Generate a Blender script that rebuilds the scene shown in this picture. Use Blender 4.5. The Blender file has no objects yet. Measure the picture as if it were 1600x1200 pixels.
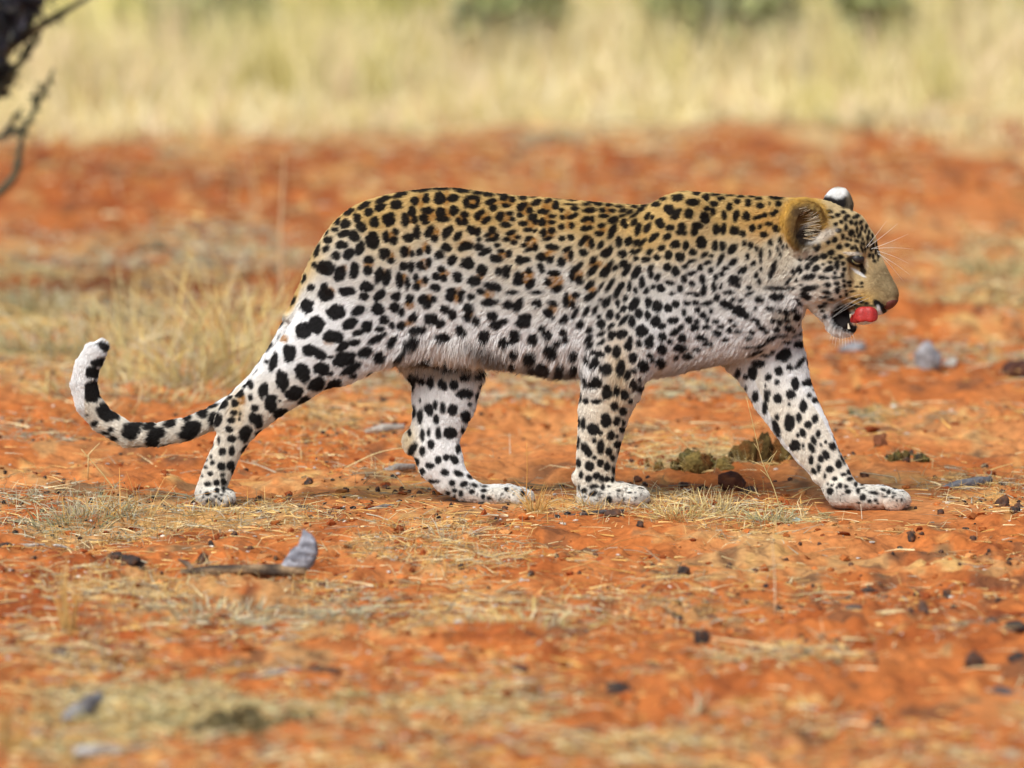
import bpy, bmesh, math, random
import numpy as np
from mathutils import Vector, Matrix

random.seed(7)
RNG = np.random.default_rng(11)
SC = bpy.context.scene
COL = SC.collection

# ------------------------------------------------------------ camera, sky, sun, exposure
S = 0.00128                       # metres per photo pixel at the animal
TH = math.radians(6.7)            # the camera looks down by this much (from a vehicle)
DIST = 18.0
ZC = (790 - 600) * S / math.cos(TH)
CAM = np.array([0.0, -DIST, ZC + DIST * math.tan(TH)])
cam_d = bpy.data.cameras.new('camera')
cam = bpy.data.objects.new('camera', cam_d)
COL.objects.link(cam)
cam.location = CAM
cam.rotation_euler = (math.pi / 2 - TH, 0, 0)
cam_d.sensor_width = 36.0
FD = DIST / math.cos(TH)
cam_d.lens = 36.0 * FD / (1600 * S)
cam_d.clip_start = 0.5
cam_d.clip_end = 3000
cam_d.dof.use_dof = True
cam_d.dof.focus_distance = FD - 0.06
cam_d.dof.aperture_fstop = 2.7
SC.camera = cam

SUN_EL, SUN_AZ = 48.0, 212.0      # azimuth measured clockwise from +Y: light from the left of the camera
world = bpy.data.worlds.new('World')
SC.world = world
world.use_nodes = True
wn = world.node_tree
for n in list(wn.nodes):
    wn.nodes.remove(n)
sky = wn.nodes.new('ShaderNodeTexSky')
sky.sky_type = 'NISHITA'
sky.sun_disc = False
sky.sun_elevation = math.radians(SUN_EL)
sky.sun_rotation = math.radians(SUN_AZ)
sky.air_density = 1.0
sky.dust_density = 2.5
sky.ozone_density = 1.0
bg = wn.nodes.new('ShaderNodeBackground')
bg.inputs['Strength'].default_value = 0.075
wo = wn.nodes.new('ShaderNodeOutputWorld')
wn.links.new(sky.outputs[0], bg.inputs[0])
wn.links.new(bg.outputs[0], wo.inputs[0])

sd = bpy.data.lights.new('sun', 'SUN')
sd.energy = 2.4
sd.angle = math.radians(32)
sd.color = (1.0, 0.97, 0.92)
sun = bpy.data.objects.new('sun', sd)
COL.objects.link(sun)
az, el = math.radians(SUN_AZ), math.radians(SUN_EL)
sv = Vector((math.sin(az) * math.cos(el), math.cos(az) * math.cos(el), math.sin(el)))
sun.rotation_euler = sv.to_track_quat('Z', 'Y').to_euler()
sun.location = (-4, -6, 8)

SC.view_settings.view_transform = 'Standard'
SC.view_settings.look = 'None'
SC.view_settings.exposure = 0.80
SC.view_settings.gamma = 1.0
SC.view_settings.use_curve_mapping = False
SC.cycles.max_bounces = 6
SC.cycles.diffuse_bounces = 3
SC.cycles_curves.shape = 'RIBBONS'

# ------------------------------------------------------------ helpers
def at(px, py, Y):
    """point of the plane y=Y seen at photo pixel (px, py)"""
    a = math.atan((600 - py) * S / FD) - TH
    h = (Y + DIST)
    depth = h * math.cos(TH) / 1.0
    z = CAM[2] + h * math.tan(a)
    dd = (Y + DIST) * math.cos(TH) + (CAM[2] - z) * math.sin(TH)
    x = (px - 800) * S * dd / FD
    return np.array([x, Y, z])

def ground_xy(px, py, z=0.0):
    """point of the plane z seen at photo pixel (px, py)"""
    a = TH - math.atan((600 - py) * S / FD)
    Y = (CAM[2] - z) / math.tan(a) - DIST
    p = at(px, py, Y)
    return p[0], Y

def hash2(ix, iy, seed):
    h = (ix.astype(np.int64) * 374761393 + iy.astype(np.int64) * 668265263 + seed * 1442695041) & 0xffffffff
    h = ((h ^ (h >> 13)) * 1274126177) & 0xffffffff
    h = h ^ (h >> 16)
    return (h & 0xffff).astype(np.float32) / 65535.0

def noise2(x, y, seed=0):
    x = np.asarray(x, np.float64); y = np.asarray(y, np.float64)
    ix = np.floor(x); iy = np.floor(y)
    fx = (x - ix); fy = (y - iy)
    fx = fx * fx * (3 - 2 * fx); fy = fy * fy * (3 - 2 * fy)
    ix = ix.astype(np.int64); iy = iy.astype(np.int64)
    a = hash2(ix, iy, seed); b = hash2(ix + 1, iy, seed)
    c = hash2(ix, iy + 1, seed); d = hash2(ix + 1, iy + 1, seed)
    return (a * (1 - fx) + b * fx) * (1 - fy) + (c * (1 - fx) + d * fx) * fy - 0.5

def noise3(x, y, z, seed=0):
    x, y, z = [np.asarray(q, np.float64) for q in (x, y, z)]
    iz = np.floor(z); fz = z - iz; fz = fz * fz * (3 - 2 * fz)
    r = 0
    base = iz.astype(np.int64) * 7919
    def layer(off):
        ix = np.floor(x); iy = np.floor(y); fx = x - ix; fy = y - iy
        fx = fx * fx * (3 - 2 * fx); fy = fy * fy * (3 - 2 * fy)
        ix = ix.astype(np.int64) + base + off * 7919; iy = iy.astype(np.int64) + (base + off * 7919) * 3
        a = hash2(ix, iy, seed); b = hash2(ix + 1, iy, seed)
        c = hash2(ix, iy + 1, seed); d = hash2(ix + 1, iy + 1, seed)
        return (a * (1 - fx) + b * fx) * (1 - fy) + (c * (1 - fx) + d * fx) * fy
    return layer(0) * (1 - fz) + layer(1) * fz - 0.5

def mesh_from(name, verts, faces, mat=None, parent=None, smooth=True, colors=None, cname='coat'):
    me = bpy.data.meshes.new(name)
    verts = np.asarray(verts, np.float32)
    if isinstance(faces, np.ndarray):
        nf, k = faces.shape
        me.vertices.add(len(verts)); me.vertices.foreach_set('co', verts.ravel())
        me.loops.add(nf * k); me.loops.foreach_set('vertex_index', faces.astype(np.int32).ravel())
        me.polygons.add(nf)
        me.polygons.foreach_set('loop_start', np.arange(0, nf * k, k, dtype=np.int32))
        me.polygons.foreach_set('loop_total', np.full(nf, k, dtype=np.int32))
        me.update(calc_edges=True)
    else:
        me.from_pydata([tuple(v) for v in verts], [], faces)
        me.update()
    me.polygons.foreach_set('use_smooth', np.full(len(me.polygons), smooth, dtype=bool))
    if colors is not None:
        c = np.ones((len(verts), 4), np.float32); c[:, :3] = colors
        at_ = me.attributes.new(cname, 'FLOAT_COLOR', 'POINT')
        at_.data.foreach_set('color', c.ravel())
    o = bpy.data.objects.new(name, me)
    COL.objects.link(o)
    if mat is not None:
        me.materials.append(mat)
    if parent is not None:
        o.parent = parent
    return o

def tag(o, label=None, cat=None, group=None, kind=None):
    if label: o['label'] = label
    if cat: o['category'] = cat
    if group: o['group'] = group
    if kind: o['kind'] = kind
    return o

def new_mat(name, rough=0.85, spec=0.3):
    m = bpy.data.materials.new(name)
    m.use_nodes = True
    b = m.node_tree.nodes['Principled BSDF']
    b.inputs['Roughness'].default_value = rough
    b.inputs['Specular IOR Level'].default_value = spec
    return m, m.node_tree, b

def attr_mat(name, attr='coat', rough=0.8, spec=0.2, scale=None, amt=0.0, bump=0.0, sheen=0.0, trans=0.0):
    """colour from the object's own colour attribute, broken up by a fine grain"""
    m, nt, b = new_mat(name, rough, spec)
    a = nt.nodes.new('ShaderNodeAttribute'); a.attribute_name = attr
    out = a.outputs['Color']
    if scale:
        tc = nt.nodes.new('ShaderNodeTexCoord')
        nz = nt.nodes.new('ShaderNodeTexNoise'); nz.inputs['Scale'].default_value = scale
        nz.inputs['Detail'].default_value = 6
        nt.links.new(tc.outputs['Object'], nz.inputs['Vector'])
        mr = nt.nodes.new('ShaderNodeMapRange')
        mr.inputs['From Min'].default_value = 0.25; mr.inputs['From Max'].default_value = 0.75
        mr.inputs['To Min'].default_value = 1 - amt; mr.inputs['To Max'].default_value = 1 + amt
        nt.links.new(nz.outputs['Fac'], mr.inputs['Value'])
        mx = nt.nodes.new('ShaderNodeMix'); mx.data_type = 'RGBA'; mx.blend_type = 'MULTIPLY'
        mx.inputs[0].default_value = 1
        nt.links.new(out, mx.inputs[6]); nt.links.new(mr.outputs[0], mx.inputs[7])
        out = mx.outputs[2]
        if bump:
            bp = nt.nodes.new('ShaderNodeBump'); bp.inputs['Strength'].default_value = bump
            bp.inputs['Distance'].default_value = 0.01
            nt.links.new(nz.outputs['Fac'], bp.inputs['Height'])
            nt.links.new(bp.outputs[0], b.inputs['Normal'])
    nt.links.new(out, b.inputs['Base Color'])
    if sheen:
        b.inputs['Sheen Weight'].default_value = sheen
    return m

def project(P):
    """world points -> photo pixels and depth"""
    P = np.asarray(P, np.float64)
    d = P - CAM
    dep = d[:, 1] * math.cos(TH) - d[:, 2] * math.sin(TH)
    up = d[:, 1] * math.sin(TH) + d[:, 2] * math.cos(TH)
    return 800 + d[:, 0] / dep * FD / S, 600 - up / dep * FD / S, dep
# ------------------------------------------------------------ the leopard: one implicit surface
import openvdb
VX = 1.8                                   # grid step, in units of S
U0, U1, V0, V1, W0, W1 = 92.0, 1426.0, 276.0, 812.0, -112.0, 112.0
gu = np.arange(U0, U1, VX, dtype=np.float32)
gv = np.arange(V0, V1, VX, dtype=np.float32)
gw = np.arange(W0, W1, VX, dtype=np.float32)
F = np.full((len(gu), len(gv), len(gw)), 60.0, np.float32)
TW = math.tan(TH)

def box(lo, hi):
    a = [max(0, int((lo[0] - U0) / VX)), max(0, int((lo[1] - V0) / VX)), max(0, int((lo[2] - W0) / VX))]
    b = [min(len(gu), int((hi[0] - U0) / VX) + 2), min(len(gv), int((hi[1] - V0) / VX) + 2), min(len(gw), int((hi[2] - W0) / VX) + 2)]
    sl = tuple(slice(p, max(q, p + 1)) for p, q in zip(a, b))
    u = gu[sl[0]][:, None, None]; v = gv[sl[1]][None, :, None]; w = gw[sl[2]][None, None, :]
    return sl, u, v, w

def merge(sl, d, k, sub=False):
    a = F[sl]
    if sub:
        d = -d
        h = np.maximum(k - np.abs(a - d), 0) / max(k, 1e-6)
        F[sl] = np.maximum(a, d) + h * h * k * 0.25
    else:
        h = np.maximum(k - np.abs(a - d), 0) / max(k, 1e-6)
        F[sl] = np.minimum(a, d) - h * h * k * 0.25

def ell(c, r, k=10, rot=0.0, yaw=0.0, sub=False, frame=None):
    """ellipsoid; rot tilts it in the side view (degrees, counter-clockwise), yaw turns it about the vertical"""
    R = max(r) + k + 4
    sl, u, v, w = box([c[i] - R for i in range(3)], [c[i] + R for i in range(3)])
    du, dv, dw = u - c[0], v - c[1], w - c[2]
    cy, sy = math.cos(math.radians(yaw)), math.sin(math.radians(yaw))
    du, dw = du * cy - dw * sy, du * sy + dw * cy
    cr, sr = math.cos(math.radians(rot)), math.sin(math.radians(rot))
    a = du * cr - dv * sr
    b = du * sr + dv * cr
    k0 = np.sqrt((a / r[0]) ** 2 + (b / r[1]) ** 2 + (dw / r[2]) ** 2)
    k1 = np.sqrt((a / r[0] ** 2) ** 2 + (b / r[1] ** 2) ** 2 + (dw / r[2] ** 2) ** 2) + 1e-6
    merge(sl, k0 * (k0 - 1) / k1, k, sub)

def chain(nodes, k=10, ratio=0.8, sub=False):
    """tapering limb through nodes (u, v, w, r) given where the photo shows them; w is the depth, ratio depth/width"""
    N = [(u, v + TW * w, w, r) for u, v, w, r in nodes]
    rm = max(n[3] for n in N) + k + 4
    lo = [min(n[i] for n in N) - rm for i in range(3)]
    hi = [max(n[i] for n in N) + rm for i in range(3)]
    sl, u, v, w = box(lo, hi)
    best = None
    for A, B in zip(N[:-1], N[1:]):
        au, av, aw, ar = A; bu, bv, bw, br = B
        L2 = (bu - au) ** 2 + (bv - av) ** 2 + 1e-6
        t = np.clip(((u - au) * (bu - au) + (v - av) * (bv - av)) / L2, 0, 1)
        din2 = (u - au - t * (bu - au)) ** 2 + (v - av - t * (bv - av)) ** 2
        dw = (w - aw - t * (bw - aw)) / ratio
        d = (np.sqrt(din2 + dw * dw) - (ar + t * (br - ar))) * (ratio if ratio < 1 else 1)
        best = d if best is None else np.minimum(best, d)
    merge(sl, best, k, sub)

def interp(tab, x):
    xs = [t[0] for t in tab]; ys = [t[1] for t in tab]
    # smooth (monotone-ish) interpolation
    y = np.interp(x, xs, ys)
    for _ in range(2):
        y = np.convolve(np.pad(y, 6, mode='edge'), np.hanning(15)[1:-1] / np.hanning(15).sum(), mode='valid')
    return y.astype(np.float32)

TOP = [(450, 492), (464, 474), (474, 438), (485, 412), (502, 379), (522, 350), (541, 332), (560, 321), (590, 310), (620, 304), (650, 299), (690, 295), (720, 297), (760, 303), (800, 308), (850, 311),
       (900, 316), (950, 320), (1000, 323), (1018, 321), (1032, 311), (1050, 304), (1070, 301), (1100, 303), (1140, 307), (1180, 309), (1220, 310), (1262, 320), (1275, 345), (1285, 380)]
BOT = [(440, 496), (456, 500), (470, 510), (500, 535), (560, 560), (620, 562), (700, 562), (760, 566), (820, 574), (870, 581), (920, 586), (980, 588), (1030, 583), (1080, 575), (1120, 566),
       (1150, 560), (1200, 548), (1235, 520), (1252, 492), (1262, 470), (1275, 445), (1285, 430)]
WID = [(440, 14), (456, 20), (470, 32), (500, 46), (560, 60), (620, 66), (700, 71), (760, 75), (850, 80), (920, 80), (1000, 74), (1050, 66), (1100, 62), (1150, 60), (1200, 58), (1250, 48), (1285, 36)]
sl, u, v, w = box((446, 280, -100), (1284, 640, 100))
uu = gu[sl[0]]
T_, B_, W_ = interp(TOP, uu)[:, None, None], interp(BOT, uu)[:, None, None], interp(WID, uu)[:, None, None]
vc, hh = (T_ + B_) / 2, (B_ - T_) / 2
a, b = (v - vc) / hh, w / W_
e = 2.25
k0 = (np.abs(a) ** e + np.abs(b) ** e) ** (1 / e)
g = np.sqrt((a / hh) ** 2 + (b / W_) ** 2) / np.maximum(np.sqrt(a * a + b * b), 1e-5)
merge(sl, (k0 - 1) / g, 0.5)
TORSO_T = interp(TOP, gu); TORSO_B = interp(BOT, gu)

# tail first (behind the thigh), then thighs, shoulders, legs
chain([(158, 543, -8, 11), (148, 553, -8, 16), (136, 575, -8, 18), (131, 602, -8, 19), (139, 630, -8, 19), (161, 657, -8, 18), (200, 679, -10, 17.5), (247, 679, -8, 16), (292, 670, -2, 16),
       (330, 654, 6, 16), (365, 631, 14, 15), (403, 594, 16, 14), (434, 548, 12, 14), (461, 500, 6, 15), (488, 446, 2, 17), (513, 402, 0, 20)], k=9, ratio=1.0)
ell((568, 440, -30), (80, 98, 38), k=26, rot=-14)            # near thigh
ell((568, 440, 30), (80, 98, 38), k=26, rot=-14)
chain([(548, 505, -34, 62), (500, 545, -40, 58), (458, 583, -42, 47), (422, 615, -42, 38), (393, 642, -40, 33), (370, 672, -38, 27), (354, 706, -36, 22), (341, 735, -34, 22), (330, 765, -32, 22)], k=16, ratio=0.62)
chain([(600, 520, -30, 42), (540, 560, -38, 34)], k=20, ratio=0.6)
chain([(640, 470, 34, 66), (690, 560, 36, 58), (698, 590, 34, 53), (694, 625, 32, 49), (688, 650, 30, 43), (681, 672, 28, 39), (678, 692, 26, 38), (688, 722, 24, 35), (702, 745, 22, 28), (725, 763, 20, 20), (752, 774, 18, 15)], k=14, ratio=0.62)
# shoulders and forelegs
ell((1052, 400, -36), (46, 96, 30), k=20, rot=-18)
ell((1052, 400, 34), (46, 96, 30), k=20, rot=-18)
ell((1005, 500, -44), (84, 62, 32), k=16, rot=30)
ell((950, 520, -42), (40, 50, 30), k=16)
chain([(985, 520, -46, 60), (960, 575, -46, 50), (956, 603, -42, 45), (944, 640, -38, 39), (936, 690, -34, 33), (931, 722, -31, 30), (930, 748, -29, 29), (930, 768, -28, 28)], k=12, ratio=0.68)
ell((1180, 520, 30), (66, 70, 34), k=18, rot=-20)
chain([(1170, 500, 34, 62), (1206, 570, 30, 54), (1222, 612, 24, 47), (1240, 645, 18, 42), (1256, 672, 13, 39), (1273, 700, 9, 34), (1288, 722, 6, 29), (1302, 742, 3, 26), (1313, 762, 0, 24)], k=12, ratio=0.68)
# tendon and joint bumps
ell((352, 640, -38), (9, 26, 9), k=10, rot=-25)
ell((641, 694, 26), (12, 17, 11), k=10)                   # far hock
ell((903, 742, -29), (8, 9, 9), k=8)                      # wrist pad
ell((1282, 744, 2), (10, 10, 9), k=8)

def paw(c, L, W, H, toes=4, heel=None, dv=0):
    u0, v0, w0 = c
    v0 = v0 + TW * w0
    ell((u0 - L * 0.05, v0 - H * 0.5, w0), (L * 0.58, H * 0.52, W * 0.48), k=8, rot=-8)
    for i in range(4):
        t = (i - 1.5) / 1.5
        fx = L * (0.42 if abs(t) > 0.5 else 0.55)
        ell((u0 + fx, v0 - H * 0.42, w0 + t * W * 0.42), (L * 0.25, H * 0.40, W * 0.15), k=1.6, yaw=t * 14, rot=-10)
        ell((u0 + fx * 0.5, v0 - H * 0.72, w0 + t * W * 0.35), (L * 0.24, H * 0.22, W * 0.11), k=3, rot=-20)
    ell((u0 - L * 0.1, v0 - H * 0.22, w0), (L * 0.4, H * 0.25, W * 0.36), k=5)

paw((334, 790, -32), 42, 58, 30)
paw((788, 789, 16), 58, 58, 30)
paw((962, 789, -28), 66, 64, 34)
ell((930, 776, -28), (27, 13, 22), k=6)
paw((1368, 798, -2), 70, 66, 38)
chain([(1313, 766, 0, 22), (1345, 780, -2, 17), (1370, 782, -2, 15)], k=8, ratio=1.1)
ell((1318, 783, 0), (20, 11, 20), k=6)

# ---- head, authored in profile and turned a little towards the camera
PIV, PSI = np.array([1270.0, 400.0, 0.0]), math.radians(20)
cP, sP = math.cos(PSI), math.sin(PSI)
def hp(x, y, w):
    """profile position -> turned position"""
    x = (x - PIV[0]); return (PIV[0] + x * cP + w * sP, y, -x * sP + w * cP)
def hell(c, r, k=10, rot=0.0, sub=False):
    ell(hp(*c), r, k, rot, math.degrees(PSI), sub)
def hcaps(a, b, ra, rb, k=10, wz=1.0, sub=False):
    A, B = hp(*a), hp(*b)
    n = 5
    for i in range(n + 1):
        t = i / n
        r = ra + (rb - ra) * t
        ell([A[j] + (B[j] - A[j]) * t for j in range(3)], (r, r, r * wz), k if i in (0,) else max(3, k * 0.6), 0, math.degrees(PSI), sub)

hell((1292, 372, 0), (58, 52, 52), k=16, rot=-28)
hell((1262, 360, 0), (46, 46, 52), k=20)
hell((1330, 358, 0), (26, 26, 34), k=18, rot=-50)
hell((1347, 384, 0), (19, 27, 30), k=18, rot=-50)                     # forehead
hell((1342, 388, -27), (20, 12, 12), k=9, rot=-25)                    # brows
hell((1342, 388, 27), (20, 12, 12), k=9, rot=-25)
hcaps((1350, 398, 0), (1390, 456, 0), 25, 19, k=12, wz=0.86)          # bridge of the nose
hell((1302, 425, -36), (44, 40, 24), k=14, rot=-15)                   # cheeks
hell((1302, 425, 36), (44, 40, 24), k=14, rot=-15)
hell((1280, 430, -30), (44, 36, 28), k=14)                            # jowl
hell((1280, 430, 30), (44, 36, 28), k=14)
hell((1345, 448, 0), (40, 30, 36), k=12, rot=-30)                     # upper jaw
hell((1367, 470, -17), (23, 19, 17), k=7, rot=-20)                    # whisker pads
hell((1367, 470, 17), (23, 19, 17), k=7, rot=-20)
hell((1394, 464, 0), (13, 10, 12), k=5, rot=-35)                      # nose tip
hell((1352, 418, -33), (16, 12, 9), k=6, rot=-30, sub=True)           # eye sockets
hell((1352, 418, 33), (16, 12, 9), k=6, rot=-30, sub=True)
hcaps((1285, 452, 0), (1318, 496, 0), 31, 21, k=12, wz=1.25)          # lower jaw
hell((1316, 508, 0), (21, 15, 19), k=8, rot=-10)                      # chin
hell((1340, 489, -22), (26, 8, 26), k=5, rot=-12, sub=True)           # open mouth
hell((1320, 492, -26), (15, 13, 13), k=5, rot=-35, sub=True)
hell((1345, 492, 8), (22, 10, 16), k=6, rot=-12)                      # tongue root and lips beyond
# ears
ell((1256, 346, -56), (32, 37, 16), k=7, rot=-8, yaw=-14)
ell((1266, 368, -48), (36, 26, 18), k=8, rot=20)
ell((1262, 352, -71), (27, 32, 19), k=3, rot=-8, yaw=-20, sub=True)
ell((1309, 330, 42), (26, 33, 11), k=6, rot=-14, yaw=30)
ell((1320, 328, 58), (22, 26, 13), k=3, rot=-14, yaw=30, sub=True)

# ---- surface
def blur1(A, ax):
    s0 = [slice(None)] * 3; s1 = list(s0); s2 = list(s0)
    s0[ax] = slice(1, -1); s1[ax] = slice(0, -2); s2[ax] = slice(2, None)
    A[tuple(s0)] = 0.5 * A[tuple(s0)] + 0.25 * (A[tuple(s1)] + A[tuple(s2)])
np.clip(F, -8, 8, out=F)
for ax in (0, 1, 2):
    blur1(F, ax)
grid = openvdb.FloatGrid()
grid.copyFromArray(np.clip(F, -6, 6))
pts, tris, quads = grid.convertToPolygons(0.0, 0.0) if False else (None, None, None)
pts, quads = grid.convertToQuads(0.0)
del grid
pts = np.asarray(pts, np.float64) * VX + np.array([U0, V0, W0])
quads = np.asarray(quads).astype(np.int64)

def field(P):
    q = (P - np.array([U0, V0, W0])) / VX
    i = np.floor(q).astype(int)
    i = np.clip(i, 0, np.array(F.shape) - 2); f = q - i
    r = 0
    for a_ in (0, 1):
        for b_ in (0, 1):
            for c_ in (0, 1):
                wt = (f[:, 0] if a_ else 1 - f[:, 0]) * (f[:, 1] if b_ else 1 - f[:, 1]) * (f[:, 2] if c_ else 1 - f[:, 2])
                r = r + wt * F[i[:, 0] + a_, i[:, 1] + b_, i[:, 2] + c_]
    return r
def grad(P, h=2.2):
    g = np.zeros_like(P)
    for j in range(3):
        e_ = np.zeros(3); e_[j] = h
        g[:, j] = field(P + e_) - field(P - e_)
    return g / (np.linalg.norm(g, axis=1, keepdims=True) + 1e-9)
NRM = grad(pts)                                  # outward, in (u, v-down, w)
def to_world(P):
    P = np.asarray(P, np.float64)
    return np.stack([(P[..., 0] - 800) * S, P[..., 2] * S, ZC + (600 - P[..., 1]) * S / math.cos(TH)], -1)
def dir_world(D):
    return np.stack([D[..., 0], D[..., 2], -D[..., 1]], -1)
WP = to_world(pts)
NW = dir_world(NRM)
# keep faces pointing outwards
q0 = WP[quads[:200]]
fn = np.cross(q0[:, 1] - q0[:, 0], q0[:, 2] - q0[:, 0])
if (fn * NW[quads[:200, 0]]).sum() < 0:
    quads = quads[:, ::-1].copy()
PX, PY, PD = project(WP)
VIEW = CAM - WP; VIEW /= np.linalg.norm(VIEW, axis=1, keepdims=True)
FACING = (NW * VIEW).sum(1)
print('leopard verts', len(pts), 'quads', len(quads))
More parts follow.
